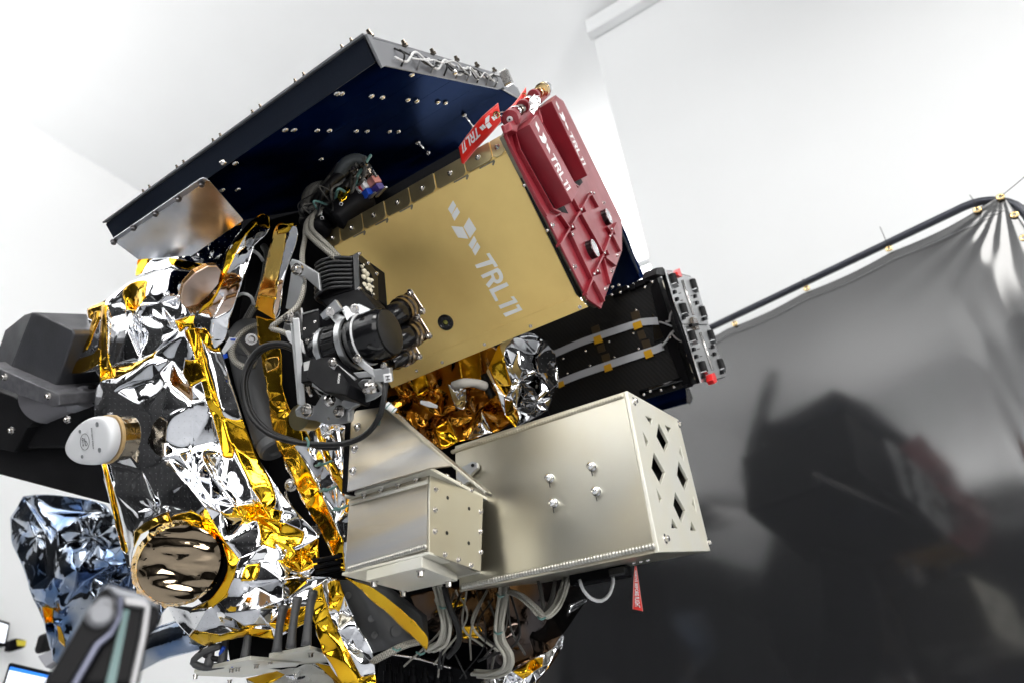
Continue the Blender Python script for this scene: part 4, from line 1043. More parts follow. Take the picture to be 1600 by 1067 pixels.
# ================================================================== SPACECRAFT BODY BEHIND THE FILM
CP = pl3((230, 430, 1.50), (520, 340, 1.60), (820, 980, 1.36))
bus = thing('spacecraft_bus', 'black faceted core of the spacecraft behind the crumpled film and modules', 'spacecraft body', P(500, 700, 1.5))
part('core_shell', plate(CP, [(235, 470), (300, 400), (400, 345), (500, 330), (620, 420), (760, 560), (850, 620), (880, 700), (900, 920), (850, 1000), (800, 1090), (560, 1110), (470, 1000), (330, 960), (240, 860), (190, 700), (190, 560)], 0, .25), M_dark, bus, bevel=.006)
BP = PL(CP.n, P(500, 640, 1.34))
part('equipment_deck', plate(PL(CP.n, P(520, 400, 1.42)), [(395, 350), (470, 330), (545, 300), (560, 420), (540, 560), (500, 640), (420, 640), (370, 520)], 0, .03), M_black, bus, bevel=.003)
part('equipment_deck', plate(PL(CP.n, P(520, 800, 1.30)), [(425, 690), (500, 720), (545, 800), (545, 905), (470, 900), (455, 820), (420, 740)], 0, .03), M_black, bus, bevel=.003)
part('equipment_deck', plate(PL(CP.n, P(600, 300, 2.1)), [(330, 350), (560, 285), (690, 232), (735, 215), (735, 270), (560, 430), (400, 420)], 0, .03), M_dark, bus)
part('rod_handle', tube_bm([P(447, 765, 1.24), P(448, 778, 1.22), P(470, 822, 1.22), P(473, 830, 1.25)], .0035, 8), M_steel, bus, smooth=True)
for (x, y) in [(455, 757), (490, 832), (503, 822), (430, 850)]: fix(ME_SCREW, 'screw', P(x, y, 1.24), CP.n, .016, bus)
part('hinge_block', slab_bm([P(493, 872, 1.10), P(527, 868, 1.10), P(532, 893, 1.10), P(500, 900, 1.10)], CP.n * -.05), M_black, bus, bevel=.003)
for k in range(3): part('hinge_leaf', tube_bm([P(490 + 2 * k, 876 + 9 * k, 1.09), P(532, 868 + 9 * k, 1.08)], .004, 8), M_black, bus, smooth=True)
for k in range(6):
    x, y = 607 + 19 * k, 1040 + 4 * k
    part('terminal_stud', lathe_bm(P(x, y, 1.2), VZ, [(-.03, .010), (-.008, .010), (-.008, .006), (.004, .006), (.005, .004), (.012, .004)], 10), M_black, bus, smooth='auto')
part('equipment_deck', slab_bm([P(595, 1018, 1.22), P(700, 1040, 1.22), P(860, 1075, 1.22), P(860, 1120, 1.22), P(580, 1120, 1.22)], -CP.n * .04), M_black, bus, bevel=.003)
part('deck_edge', tube_bm([P(600, 1020, 1.20), P(650, 1028, 1.20), P(705, 1043, 1.2)], .0022, 6), M_steel, bus, smooth=True)

# ================================================================== FILM BLANKETS
BLK = 'crumpled silver blankets over the spacecraft body'
A0 = [(150, 480, 1.40), (215, 410, 1.36), (300, 370, 1.36), (380, 345, 1.38), (230, 500, 1.28), (330, 470, 1.27), (160, 600, 1.32), (250, 600, 1.23), (350, 580, 1.24), (160, 740, 1.28), (260, 730, 1.16), (380, 720, 1.19), (200, 860, 1.22), (280, 850, 1.10), (400, 820, 1.12), (500, 870, 1.12), (440, 760, 1.17), (330, 960, 1.08), (430, 950, 1.06), (520, 930, 1.08), (300, 1000, 1.12), (580, 1060, 1.08)]
foil('top_foil_flap', 'narrow silver film flap edged in amber tape directly under the cloudy metal bracket', 'foil blanket',
     [(212, 432), (216, 404), (250, 384), (290, 360), (330, 350), (380, 341), (377, 360), (352, 395), (343, 432), (300, 424), (262, 420), (240, 424)],
     [(x, y, d + .0) for x, y, d in A0], tapes=[[(212, 432), (216, 404), (290, 360), (380, 341), (377, 352), (330, 364), (295, 374), (232, 408), (222, 428)], [(265, 404), (300, 410), (330, 414), (343, 432), (312, 424), (282, 420), (268, 414)]],
     pins=[(331, 408, 24, .02), (290, 392, 12, .008)], ridges=[[(300, 372, -.014), (306, 392, -.012), (325, 404, .01)], [(314, 366, .012), (318, 388, .014)], [(328, 360, -.010), (329, 385, -.006)], [(245, 412, .012), (280, 405, -.01), (310, 406, .01)]], sp=22, amp=.006, seed=3, group=BLK)
foil('side_foil_blanket', 'upper left silver film bulge with an amber pleat, reaching toward the dark support arm', 'foil blanket',
     [(135, 484), (165, 470), (182, 456), (203, 441), (240, 428), (268, 414), (300, 424), (343, 432), (338, 460), (326, 500), (305, 515), (288, 512), (236, 556), (200, 580), (176, 596), (158, 604), (157, 592), (149, 579), (125, 584), (101, 581), (131, 548), (136, 520)],
     A0, tapes=[[(135, 484), (165, 470), (162, 490), (138, 500)], [(158, 476), (166, 474), (170, 560), (180, 592), (158, 604), (155, 560)], [(101, 581), (131, 556), (157, 552), (158, 566), (125, 584)],
                [(196, 448), (212, 440), (232, 440), (226, 466), (212, 486), (198, 484), (192, 464)], [(170, 574), (215, 566), (250, 548), (282, 522), (286, 510), (302, 508), (288, 524), (250, 560), (205, 584), (176, 596)], [(272, 500), (300, 494), (326, 500), (300, 522), (282, 520)], [(150, 486), (158, 488), (136, 546), (128, 552)]],
     pins=[(206, 482, 34, .03), (172, 582, 22, .02), (283, 516, 26, .016)],
     ridges=[[(209, 486, .012), (200, 515, -.02), (184, 562, -.016)], [(214, 488, -.012), (222, 520, .016), (231, 562, .012)], [(236, 442, -.012), (262, 462, -.02), (283, 466, -.008)], [(212, 480, .012), (250, 474, -.012), (284, 462, .008)], [(232, 496, .014), (262, 502, -.014), (285, 505, .0)], [(184, 566, -.012), (220, 560, .014), (262, 530, -.012), (283, 512, .01)]],
     sp=66, amp=.010, seed=5, group=BLK)
foil('side_foil_blanket', 'large silver film blanket falling from the octagonal pink cover to the round brown cover', 'foil blanket',
     [(149, 590), (176, 594), (236, 556), (288, 512), (306, 514), (330, 506), (344, 540), (362, 600), (384, 668), (402, 712), (438, 770), (470, 806), (500, 838), (470, 858), (425, 872), (380, 880), (350, 850), (330, 826), (296, 812), (250, 818), (220, 834), (206, 862), (204, 900), (188, 850), (176, 800), (162, 748), (158, 716), (150, 690), (147, 640)],
     A0, tapes=[[(290, 514), (306, 510), (345, 640), (362, 706), (348, 712), (330, 640), (306, 560)], [(306, 512), (330, 506), (344, 540), (320, 545)], [(288, 566), (312, 560), (322, 590), (300, 602), (286, 584)], [(346, 650), (382, 664), (404, 716), (436, 770), (424, 812), (392, 760), (362, 706)],
                [(270, 804), (300, 800), (330, 812), (352, 846), (330, 836), (300, 816), (262, 820)], [(366, 790), (400, 786), (440, 800), (440, 836), (400, 812), (382, 810)], [(210, 830), (236, 808), (262, 800), (268, 816), (226, 836), (208, 862)], [(158, 716), (164, 716), (200, 870), (190, 856)], [(400, 806), (440, 815), (480, 830), (470, 852), (440, 862), (410, 850)]],
     pins=[(240, 796, 22, .018), (400, 800, 20, .012)],
     ridges=[[(262, 648, -.022), (300, 632, -.014), (332, 622, -.018)], [(262, 648, -.022), (258, 690, -.006), (258, 714, -.014)], [(258, 714, .014), (300, 702, .02), (338, 692, .014)], [(262, 716, -.010), (290, 752, -.024), (320, 790, -.018), (345, 800, -.01)], [(276, 704, .014), (305, 745, .02), (330, 782, .02)], [(308, 705, -.018), (330, 740, -.026), (372, 790, -.018), (400, 800, -.012)], [(330, 735, .018), (355, 765, .018)],
             [(196, 700, -.018), (222, 735, .014), (246, 790, .014)], [(166, 720, .012), (180, 770, -.018), (215, 815, .006)], [(172, 610, -.012), (165, 660, .014)], [(205, 600, .016), (225, 640, -.016), (215, 690, .012)], [(236, 560, -.016), (262, 600, -.02), (262, 646, -.02)], [(288, 516, -.02), (270, 560, .012), (240, 590, .016), (196, 598, -.014)]],
     sp=78, amp=.010, seed=9, group=BLK)
foil('strip_foil_blanket', 'tall silver film strip with amber edges beside the open black cavity, above the cable nest', 'foil blanket',
     [(378, 362), (392, 346), (410, 334), (420, 338), (422, 362), (396, 385), (382, 430), (368, 470), (352, 530), (334, 548), (322, 512), (300, 516), (304, 490), (330, 470), (344, 440), (354, 398)],
     [(380, 345, 1.27), (420, 350, 1.25), (340, 500, 1.22), (360, 520, 1.23), (300, 510, 1.24)], tapes=[[(378, 362), (392, 346), (410, 334), (420, 338), (422, 358), (400, 350), (384, 368), (366, 400), (348, 440), (332, 474), (304, 494), (322, 470), (344, 436), (354, 398)]],
     pins=[(414, 356, 12, .006)], ridges=[[(378, 385, .010), (366, 420, -.010), (350, 465, .010), (332, 500, -.010)]], sp=22, amp=.005, seed=12, group=BLK)
foil('gold_film_strip', 'bright gold film strip standing between the black cavity and the grey braided cable', 'foil blanket',
     [(431, 349), (463, 350), (466, 368), (452, 410), (441, 452), (437, 492), (430, 500), (399, 482), (404, 455), (418, 400)],
     [(431, 349, 1.20), (463, 350, 1.16), (420, 490, 1.17)], tapes=[[(431, 349), (463, 350), (464, 362), (432, 366)], [(399, 482), (404, 460), (440, 466), (430, 500)], [(456, 352), (464, 352), (466, 368), (441, 452), (437, 492), (430, 500), (433, 450)]],
     sp=30, amp=.003, seed=14, m=M_kapl, mt=[M_kap, M_kap, M_foil], group=BLK)
foil('gold_film_strip', 'amber film strip running down beside the grey strut behind the black cable loop', 'foil blanket',
     [(400, 494), (433, 500), (438, 530), (440, 600), (452, 640), (470, 656), (474, 690), (436, 705), (424, 660), (416, 600), (406, 540)],
     [(400, 494, 1.20), (433, 500, 1.17), (440, 700, 1.16)], pins=[(448, 640, 16, .01)], sp=20, amp=.004, seed=15, m=M_kap, mt=M_kapl, tapes=[[(413, 560), (437, 556), (438, 574), (415, 580)]], group=BLK)
foil('lower_foil_wedge', 'silver wedge of film under the camera bracket with a long amber band', 'foil blanket',
     [(436, 700), (468, 662), (500, 652), (530, 662), (558, 668), (552, 720), (546, 800), (540, 892), (532, 888), (510, 845), (478, 790), (452, 742)],
     [(436, 700, 1.17), (500, 660, 1.12), (550, 700, 1.10), (536, 888, 1.08), (470, 780, 1.15)], tapes=[[(436, 700), (462, 694), (500, 765), (536, 848), (540, 892), (532, 888), (510, 845), (470, 775)], [(488, 660), (496, 664), (520, 720), (545, 770), (544, 786), (516, 740)], [(548, 672), (558, 668), (552, 720), (546, 800), (540, 800)]],
     pins=[(508, 676, 18, .012)], ridges=[[(500, 668, -.012), (505, 700, .01), (520, 740, -.012), (528, 800, .01)], [(530, 668, .012), (535, 720, -.01), (536, 780, .010)]], sp=22, amp=.007, seed=17, m=M_foil, group=BLK)
foil('bottom_foil_blanket', 'silver and amber film gathered round the lower rim between brown cover and white plates', 'foil blanket',
     [(348, 848), (372, 872), (400, 860), (432, 846), (470, 850), (497, 838), (500, 880), (484, 900), (520, 900), (528, 906), (505, 940), (490, 965), (430, 998), (390, 992), (320, 1008), (304, 1000), (270, 968), (262, 944), (300, 948), (332, 934), (352, 905), (358, 880)],
     A0, tapes=[[(348, 848), (372, 872), (366, 900), (352, 930), (330, 946), (300, 952), (332, 932), (350, 905)], [(300, 1000), (304, 985), (350, 992), (390, 980), (424, 984), (430, 998), (390, 992), (320, 1008)], [(432, 846), (470, 850), (497, 838), (500, 880), (470, 892), (440, 882), (450, 864)], [(380, 880), (405, 880), (398, 912), (376, 906)], [(420, 975), (445, 950), (480, 945), (494, 962), (440, 990)]],
     pins=[(446, 958, 20, .014), (470, 868, 22, .010)],
     ridges=[[(352, 958, -.016), (400, 952, -.022), (444, 936, -.01)], [(352, 958, .01), (385, 975, -.012), (420, 980, .012)], [(400, 915, .012), (440, 905, -.014), (490, 905, .012)], [(325, 950, -.014), (345, 975, .012), (385, 985, -.01)]], sp=52, amp=.010, seed=21, group=BLK)
foil('corner_foil_blanket', 'silver triangular film corner with a broad amber band beside the grey cone panel', 'foil blanket',
     [(490, 916), (510, 904), (530, 906), (538, 930), (560, 980), (582, 1016), (588, 1067), (590, 1090), (552, 1090), (530, 1060), (505, 1020), (486, 960), (483, 940)],
     [(490, 916, 1.05), (535, 920, 1.06), (585, 1016, 1.04), (540, 1090, 1.0)], tapes=[[(483, 940), (490, 916), (500, 912), (515, 960), (540, 1010), (566, 1062), (575, 1090), (552, 1090), (530, 1060), (505, 1020), (486, 960)], [(515, 906), (530, 906), (538, 930), (532, 956), (514, 950)], [(560, 1062), (588, 1050), (590, 1090), (570, 1090)]],
     pins=[(514, 940, 12, .008)], ridges=[[(535, 950, .01), (528, 985, -.008), (545, 1005, .012)]], sp=26, amp=.006, seed=24, group=BLK)
foil('under_foil_blanket', 'crumpled silver film at the bottom edge under the two white sensor plates', 'foil blanket',
     [(384, 1060), (400, 1056), (440, 1046), (500, 1034), (530, 1044), (552, 1070), (560, 1100), (400, 1100)],
     [(384, 1060, 1.12), (530, 1040, 1.1), (450, 1100, 1.05)], tapes=[[(384, 1060), (430, 1046), (446, 1054), (410, 1072)], [(490, 1034), (530, 1044), (552, 1070), (540, 1080), (510, 1050)]], pins=[(460, 1062, 22, .012)], sp=20, amp=.007, seed=25, group=BLK)
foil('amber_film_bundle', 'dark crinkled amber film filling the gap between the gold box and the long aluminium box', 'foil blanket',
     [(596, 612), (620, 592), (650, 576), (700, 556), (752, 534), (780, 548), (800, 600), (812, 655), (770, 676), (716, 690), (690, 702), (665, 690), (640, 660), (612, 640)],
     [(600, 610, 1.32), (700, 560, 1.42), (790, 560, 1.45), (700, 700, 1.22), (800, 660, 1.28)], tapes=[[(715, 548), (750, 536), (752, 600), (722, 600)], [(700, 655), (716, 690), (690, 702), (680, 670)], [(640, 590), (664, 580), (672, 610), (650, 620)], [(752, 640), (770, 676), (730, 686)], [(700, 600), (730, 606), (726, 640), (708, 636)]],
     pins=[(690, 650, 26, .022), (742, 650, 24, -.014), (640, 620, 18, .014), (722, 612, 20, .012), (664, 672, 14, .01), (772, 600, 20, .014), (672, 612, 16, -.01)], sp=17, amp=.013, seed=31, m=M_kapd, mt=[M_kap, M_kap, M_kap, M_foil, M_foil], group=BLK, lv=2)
foil('silver_film_fold', 'large silver film fold hanging between the gold box and the carbon-fibre housing', 'foil blanket',
     [(778, 540), (800, 528), (826, 517), (848, 530), (868, 545), (871, 575), (872, 600), (856, 640), (836, 652), (806, 668), (790, 650), (776, 610), (760, 580)],
     [(778, 540, 1.34), (830, 517, 1.40), (872, 560, 1.46), (870, 610, 1.40), (800, 665, 1.22)], tapes=[[(756, 560), (778, 540), (786, 560), (800, 600), (792, 620), (772, 600)], [(788, 620), (800, 625), (812, 656), (806, 668), (790, 650)]],
     pins=[(812, 596, 20, -.012), (838, 630, 22, .016)], ridges=[[(790, 540, -.012), (800, 575, .014), (812, 595, -.014)], [(812, 595, .012), (840, 580, -.014), (868, 585, .01)], [(815, 525, .012), (838, 555, -.016), (866, 575, .006)], [(812, 600, -.016), (806, 640, .010), (830, 648, -.01)], [(838, 628, .01), (862, 606, -.012)]], sp=26, amp=.010, seed=33, group=BLK)
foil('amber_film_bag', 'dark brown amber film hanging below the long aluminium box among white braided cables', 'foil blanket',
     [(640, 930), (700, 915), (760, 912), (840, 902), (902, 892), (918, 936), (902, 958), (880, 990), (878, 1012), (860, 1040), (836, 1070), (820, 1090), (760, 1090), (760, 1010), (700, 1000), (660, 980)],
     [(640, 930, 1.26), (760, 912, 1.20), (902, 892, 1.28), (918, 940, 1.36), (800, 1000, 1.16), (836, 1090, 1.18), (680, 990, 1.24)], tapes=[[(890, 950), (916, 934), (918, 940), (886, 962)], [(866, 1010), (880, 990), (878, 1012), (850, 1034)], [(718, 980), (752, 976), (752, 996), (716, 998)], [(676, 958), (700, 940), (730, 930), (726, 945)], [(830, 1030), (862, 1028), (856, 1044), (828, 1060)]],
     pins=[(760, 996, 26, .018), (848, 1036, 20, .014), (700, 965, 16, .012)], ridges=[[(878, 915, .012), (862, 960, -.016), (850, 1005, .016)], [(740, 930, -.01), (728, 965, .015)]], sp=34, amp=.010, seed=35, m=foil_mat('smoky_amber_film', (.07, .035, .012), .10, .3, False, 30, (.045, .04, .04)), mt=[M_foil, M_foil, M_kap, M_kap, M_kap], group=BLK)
foil('pleated_silver_film', 'pleated silver film tail at the very bottom right of the spacecraft, below the brown film', 'foil blanket',
     [(768, 1052), (800, 1044), (832, 1030), (860, 1014), (872, 1008), (858, 1038), (838, 1062), (820, 1100), (750, 1100), (748, 1068)],
     [(768, 1052, 1.13), (870, 1010, 1.17), (820, 1100, 1.10)], tapes=[[(800, 1048), (832, 1030), (850, 1026), (846, 1040), (815, 1060)]], ridges=[[(790, 1055, -.012), (780, 1090, -.012)], [(805, 1055, .012), (798, 1095, .012)], [(820, 1052, -.014), (812, 1090, -.012)], [(835, 1040, .012), (824, 1078, .012)]], sp=16, amp=.006, seed=36, group=BLK)
foil('amber_band', 'straight amber tape band crossing in front of the grey cone panel below the square box', 'foil blanket',
     [(540, 902), (572, 912), (612, 940), (650, 972), (671, 996), (667, 1016), (640, 990), (600, 952)],
     [(540, 902, 1.03), (572, 912, 1.02), (667, 1010, 1.02)], sp=24, amp=.002, seed=37, m=M_kap, group=BLK)
foil('backdrop_foil_bag', 'blurred blue-silver foil bag hanging behind the dark arm at the lower left', 'foil bag',
     [(16, 808), (36, 775), (78, 772), (125, 778), (168, 788), (190, 835), (205, 880), (240, 920), (262, 946), (235, 990), (160, 1030), (110, 1050), (82, 1030), (72, 985), (60, 950), (46, 920), (34, 880), (18, 850)],
     [(16, 808, 1.95), (100, 775, 1.85), (200, 850, 1.9), (250, 950, 1.85), (80, 1000, 1.8), (100, 880, 1.72), (160, 1030, 1.8)], tapes=[[(64, 944), (82, 948), (82, 972), (70, 974)], [(88, 975), (96, 980), (104, 1010), (92, 1000)]], pins=[(76, 962, 40, .04), (142, 838, 34, .03), (172, 905, 30, .03), (56, 838, 24, -.02)],
     ridges=[[(40, 780, .02), (70, 830, -.03), (74, 900, .02)], [(60, 800, -.02), (130, 800, .025), (170, 800, -.02)], [(90, 830, -.03), (84, 900, .02)], [(150, 850, .03), (120, 890, -.03), (90, 930, .02)], [(180, 880, -.03), (130, 910, .03), (95, 950, -.02)], [(200, 915, .03), (150, 935, -.03), (100, 965, .02)]], sp=24, amp=.026, seed=41, m=M_foilb, mt=M_kap)

# round brown mirror cover and the octagonal pink one
rc = thing('round_lens_cover', 'round brown mirror-film cover ringed with crinkled amber tape, lower left', 'cover', P(280, 880, 1.07))
RP_ = PL(CAM - P(281, 880, 1.08) + VX * .04 - VZ * .06, P(281, 880, 1.08))
rnd = random.Random(5)
cc = RP_.at(281, 880, .055); Rr = (RP_.at(345, 880, .055) - cc).length
bm = bmesh.new(); u_, v_, w_ = basis(RP_.n); vs_ = [[None] * 64 for _ in range(29)]
for i in range(29):
    for k in range(64):
        r_ = Rr * i / 28 * .985; a = 2 * math.pi * k / 64; x, y = r_ * math.cos(a), r_ * math.sin(a)
        q = Vector((x * 17 + .7 * y * 8, y * 50, .3)); z = .0046 * mnoise.noise(q) * (1 - (i / 28) ** 6) + .0012 * mnoise.noise(q * 2.1)
        vs_[i][k] = bm.verts.new(cc + u_ * x + v_ * y + w_ * z)
for i in range(28):
    for k in range(64):
        bm.faces.new((vs_[i][k], vs_[i][(k + 1) % 64], vs_[i + 1][(k + 1) % 64], vs_[i + 1][k]))
bmesh.ops.remove_doubles(bm, verts=bm.verts, dist=1e-6)
part('mirror_film', bm, M_brown, rc, smooth=True)
part('cover_drum', lathe_bm(cc - RP_.n * .06, RP_.n, [(0, Rr * 1.02), (.048, Rr * .995), (.0495, Rr * .98)], 64), M_kapd, rc, smooth='auto')
bm = bmesh.new(); ring = []
for k in range(150):
    a = 2 * math.pi * k / 150; row = []
    for j in range(6):
        rr_ = Rr * (.985 + .03 * j) + (.004 * mnoise.noise(Vector((k * .35, j * .8, 1)))) * (j > 0); h = .002 - .009 * j + .004 * mnoise.noise(Vector((k * .6, j * .9, 4))) * (j > 0)
        row.append(bm.verts.new(cc + (u_ * math.cos(a) + v_ * math.sin(a)) * rr_ + w_ * h))
    ring.append(row)
for k in range(150):
    for j in range(5): bm.faces.new((ring[k][j], ring[(k + 1) % 150][j], ring[(k + 1) % 150][j + 1], ring[k][j + 1]))
part('crinkled_tape_ring', bm, M_kap, rc, smooth=True)
oc = thing('octagonal_cover', 'pale pink octagonal cover on a short amber-taped drum, upper left of the film', 'cover', P(312, 448, 1.22))
OP = pl3((286, 470, 1.235), (334, 418, 1.20), (338, 440, 1.26))
op = [(284, 463), (288, 446), (306, 428), (326, 417), (339, 417), (345, 424), (341, 444), (325, 463), (309, 476), (291, 480), (285, 476)]
part('cover_face', plate(OP, op, .030, .003), M_pinkf, oc, bevel=.001)
bm = bmesh.new()
for j in range(3):
    slab_bm([OP.at(x + 1.5 * j, y + 1.5 * j, .026 - .010 * j) + Vector((rnd.uniform(-1, 1), rnd.uniform(-1, 1), rnd.uniform(-1, 1))) * .001 for x, y in op], -OP.n * .0095, bm=bm)
part('taped_drum', bm, mat('pink_amber_drum', (.66, .36, .14), .2, .9, bump=.6, bscale=60), oc, bevel=.0008)

# ================================================================== WHITE EGG-SHAPED ANTENNA PUCK
pk = thing('antenna_puck', 'white egg-shaped antenna cap printed DO NOT PAINT with a circled monogram', 'antenna', P(150, 690, 1.15))
KP = pl3((105, 700, 1.19), (180, 690, 1.12), (150, 648, 1.15))
Zk = lambda pts: zc(pts, 100, 640, 1348 / 120)
egg = Zk([(58, 670), (70, 600), (110, 510), (170, 400), (250, 300), (370, 195), (500, 125), (620, 100), (730, 108), (800, 150), (850, 230), (880, 330), (895, 440), (890, 560), (865, 680), (820, 780), (750, 880), (670, 945), (600, 968), (480, 965), (350, 955), (240, 920), (140, 850), (80, 770)])
e3 = KP.many(egg, .012); ce = center(e3)
bm = bmesh.new(); prev = None; prof = [(.0, 1.0), (.006, 1.0), (.0105, .985), (.013, .95), (.0142, .88), (.0148, .78), (.015, .4), (.015, .02)]
for h, s in [(-.012, .97)] + [(x - .006, y) for x, y in prof]:
    cur = [bm.verts.new(ce + (p - ce) * s + KP.n * h) for p in e3]
    if prev:
        for k in range(len(cur)): bm.faces.new((prev[k], prev[(k + 1) % len(cur)], cur[(k + 1) % len(cur)], cur[k]))
    prev = cur
bm.faces.new(prev); bmesh.ops.recalc_face_normals(bm, faces=bm.faces)
o = part('cap', bm, M_puck, pk, smooth=True); s_ = o.modifiers.new('s', 'SUBSURF'); s_.levels = 1; s_.render_levels = 1
part('gasket', slab_bm([ce + (p - ce) * 1.01 - KP.n * .014 for p in e3], -KP.n * .006), M_tan, pk, bevel=.001)
part('pedestal', slab_bm([ce + (p - ce) * .93 - KP.n * .02 for p in e3], -KP.n * .032), foil_mat('tan_mirror_film', (.30, .25, .18), .1, .3), pk, bevel=.002)
foff = .0215
for (x, y, s) in [(577, 255, 1.0), (620, 705, 1.0), (275, 380, .75), (315, 820, .75)]:
    p = KP.at(*Zk([(x, y)])[0], foff); part('screw_recess', lathe_bm(p, KP.n, [(-.001, .0046 * s), (.0002, .0046 * s), (.0002, .0036 * s), (-.0006, .0034 * s)], 20, caps=True), mat('recess_grey', (.2, .21, .22), .4), pk, smooth='auto')
part('printed_ring', slab_bm(KP.many(Zk([(362 + 82 * math.sin(a * math.pi / 20), 560 + 146 * math.cos(a * math.pi / 20)) for a in range(40)]), foff), -KP.n * .0003, [KP.many(Zk([(362 + 76 * math.sin(a * math.pi / 20), 560 + 139 * math.cos(a * math.pi / 20)) for a in range(40)]), foff)]), M_inkk, pk)
def kq(a, b, c, d): return quadmap(KP, *Zk([a, b, c, d]), foff)
write('DO NOT PAINT', kq((470, 318), (503, 690), (525, 688), (492, 316)), 'printed_words', M_inkk, pk)
write('G', kq((308, 490), (312, 548), (352, 548), (348, 490)), 'printed_letter', M_inkk, pk)
write('S', kq((322, 598), (324, 640), (350, 640), (348, 598)), 'printed_letter', M_inkk, pk)
part('printed_stroke', tube_bm(KP.many(Zk([(310, 575), (345, 574)]), foff), .00045, 5), M_inkk, pk)
part('printed_stroke', tube_bm(KP.many(Zk([(362, 500), (368, 560), (372, 600), (388, 628), (405, 610), (405, 575), (375, 545)]), foff), .00045, 5), M_inkk, pk)
part('printed_stroke', tube_bm(KP.many(Zk([(345, 540), (395, 545)]), foff), .00045, 5), M_inkk, pk)

# ================================================================== DARK SUPPORT ARM (left)
M_beam = mat('black_painted_beam', (.010, .010, .011), .45, bump=.2, bscale=200, var=.2, vscale=20, spec=.15)
arm = thing('support_arm', 'dark painted steel support arm reaching in from the left edge behind the film', 'support arm', P(40, 640, 1.45))
A1 = pl3((20, 560, 1.42), (100, 560, 1.36), (60, 620, 1.39))
part('head_block', plate(A1, [(50, 488), (58, 489), (112, 515), (116, 523), (84, 612), (14, 582)], 0, .15), M_arm, arm, bevel=.004, seg=3)
HQ = pl3((50, 488, A1.at(50, 488) and depth(A1.at(50, 488))), (14, 582, depth(A1.at(14, 582))), (-30, 560, 1.56))
part('head_cheek', plate(HQ, [(51, 488), (14, 583), (-40, 566), (0, 540), (8, 516), (38, 492)], -.0005, .03), M_arm, arm, bevel=.002)
part('flange_plate', plate(A1, [(-30, 566), (0, 576), (92, 616), (93, 632), (82, 636), (0, 606), (-30, 596)], .035, .14), M_armflange, arm, bevel=.002)
part('rear_block', plate(PL(A1.n, A1.at(110, 540, -.05)), [(110, 515), (133, 524), (134, 545), (120, 575), (96, 580)], 0, .1), M_arm, arm, bevel=.004)
part('pivot_drum', lathe_bm(P(70, 625, 1.46), (P(128, 600, 1.42) - P(70, 625, 1.46)), [(0, .058), (.105, .058), (.108, .056)], 40), mat('lilac_grey_drum', (.17, .165, .18), .5, .1, bump=.2, bscale=300), arm, smooth='auto')
part('pivot_pin', lathe_bm(P(115, 628, 1.42), (P(128, 622, 1.40) - P(115, 628, 1.42)), [(0, .026), (.06, .026)], 28), mat('lilac_grey_pin', (.2, .2, .22), .45), arm, smooth='auto')
part('lower_bracket', plate(PL(A1.n, A1.at(30, 660, -.02)), [(-30, 600), (75, 640), (42, 668), (22, 706), (-30, 695)], 0, .08), M_beam, arm, bevel=.002)
part('mid_bracket', plate(PL(A1.n, A1.at(80, 660, -.045)), [(30, 630), (140, 600), (150, 700), (40, 700)], 0, .1), M_beam, arm, bevel=.006)
B1 = pl3((0, 740, 1.50), (160, 780, 1.42), (60, 690, 1.5))
for q in [(18, 672), (105, 655)]: fix(ME_SCREW, 'bolt', A1.at(*q, .03), A1.n, .010, arm)
for q in [(8, 589), (76, 619)]: fix(ME_SCREW, 'bolt', A1.at(*q, .036), A1.n, .010, arm)
part('main_beam', plate(B1, [(-60, 660), (40, 660), (150, 640), (170, 700), (176, 788), (150, 781), (0, 741), (-60, 726)], 0, .2), mat('black_painted_beam', (.018, .018, .02), .4, bump=.2, bscale=200, var=.2, vscale=20), arm, bevel=.004)

# ================================================================== GREY STRUT AND CONE PANEL
st = thing('grey_composite_strut', 'thick matt grey strut inside the black cable loop', 'strut', P(410, 620, 1.24))
part('tube_shell', tube_bm([P(385, 520, 1.30), P(402, 600, 1.27), P(428, 690, 1.23)], lambda t: .044 - .006 * t, 28), M_grey, st, smooth=True)
part('end_cap', lathe_bm(P(388, 530, 1.27), (P(402, 510, 1.23) - P(388, 530, 1.30)), [(0, .04), (.02, .04), (.024, .034)], 28), M_grey, st, smooth='auto')
part('end_collar', lathe_bm(P(428, 700, 1.20), (P(434, 712, 1.19) - P(428, 700, 1.20)), [(-.014, .030), (.004, .030), (.008, .026), (.008, .014), (.002, .012)], 28), M_grey, st, smooth='auto')
fix(ME_SCREW, 'screw', P(393, 530, 1.20), (CAM - P(393, 530, 1.2)), .014, st)
cn = thing('grey_cone_panel', 'smooth grey conical adapter panel under the square box behind the amber band', 'panel', P(590, 970, 1.1))
bm = bmesh.new(); G = []
topc = [P(520, 905, 1.12), P(560, 906, 1.08), P(600, 912, 1.1), P(665, 960, 1.14)]; botc = [P(585, 1018, 1.10), P(612, 1010, 1.07), P(640, 1003, 1.09), P(668, 1004, 1.14)]
for i in range(13):
    s = i / 12 * 3; k = min(int(s), 2); f = s - k; G.append([bm.verts.new(topc[k].lerp(topc[k + 1], f).lerp(botc[k].lerp(botc[k + 1], f), j / 6)) for j in range(7)])
for i in range(12):
    for j in range(6): bm.faces.new((G[i][j], G[i + 1][j], G[i + 1][j + 1], G[i][j + 1]))
o = part('cone_skin', bm, M_grey, cn, smooth=True); o.modifiers.new('t', 'SOLIDIFY').thickness = .004
for (x, y, s) in [(544, 930, 1), (580, 966, 1), (619, 985, 1.6), (585, 992, 1)]: part('skin_boss', lathe_bm(P(x, y, 1.075), CAM - P(x, y, 1.075), [(-.002, .006 * s), (.0012, .006 * s), (.0016, .005 * s), (.0006, .003 * s)], 18), M_grey, cn, smooth='auto')

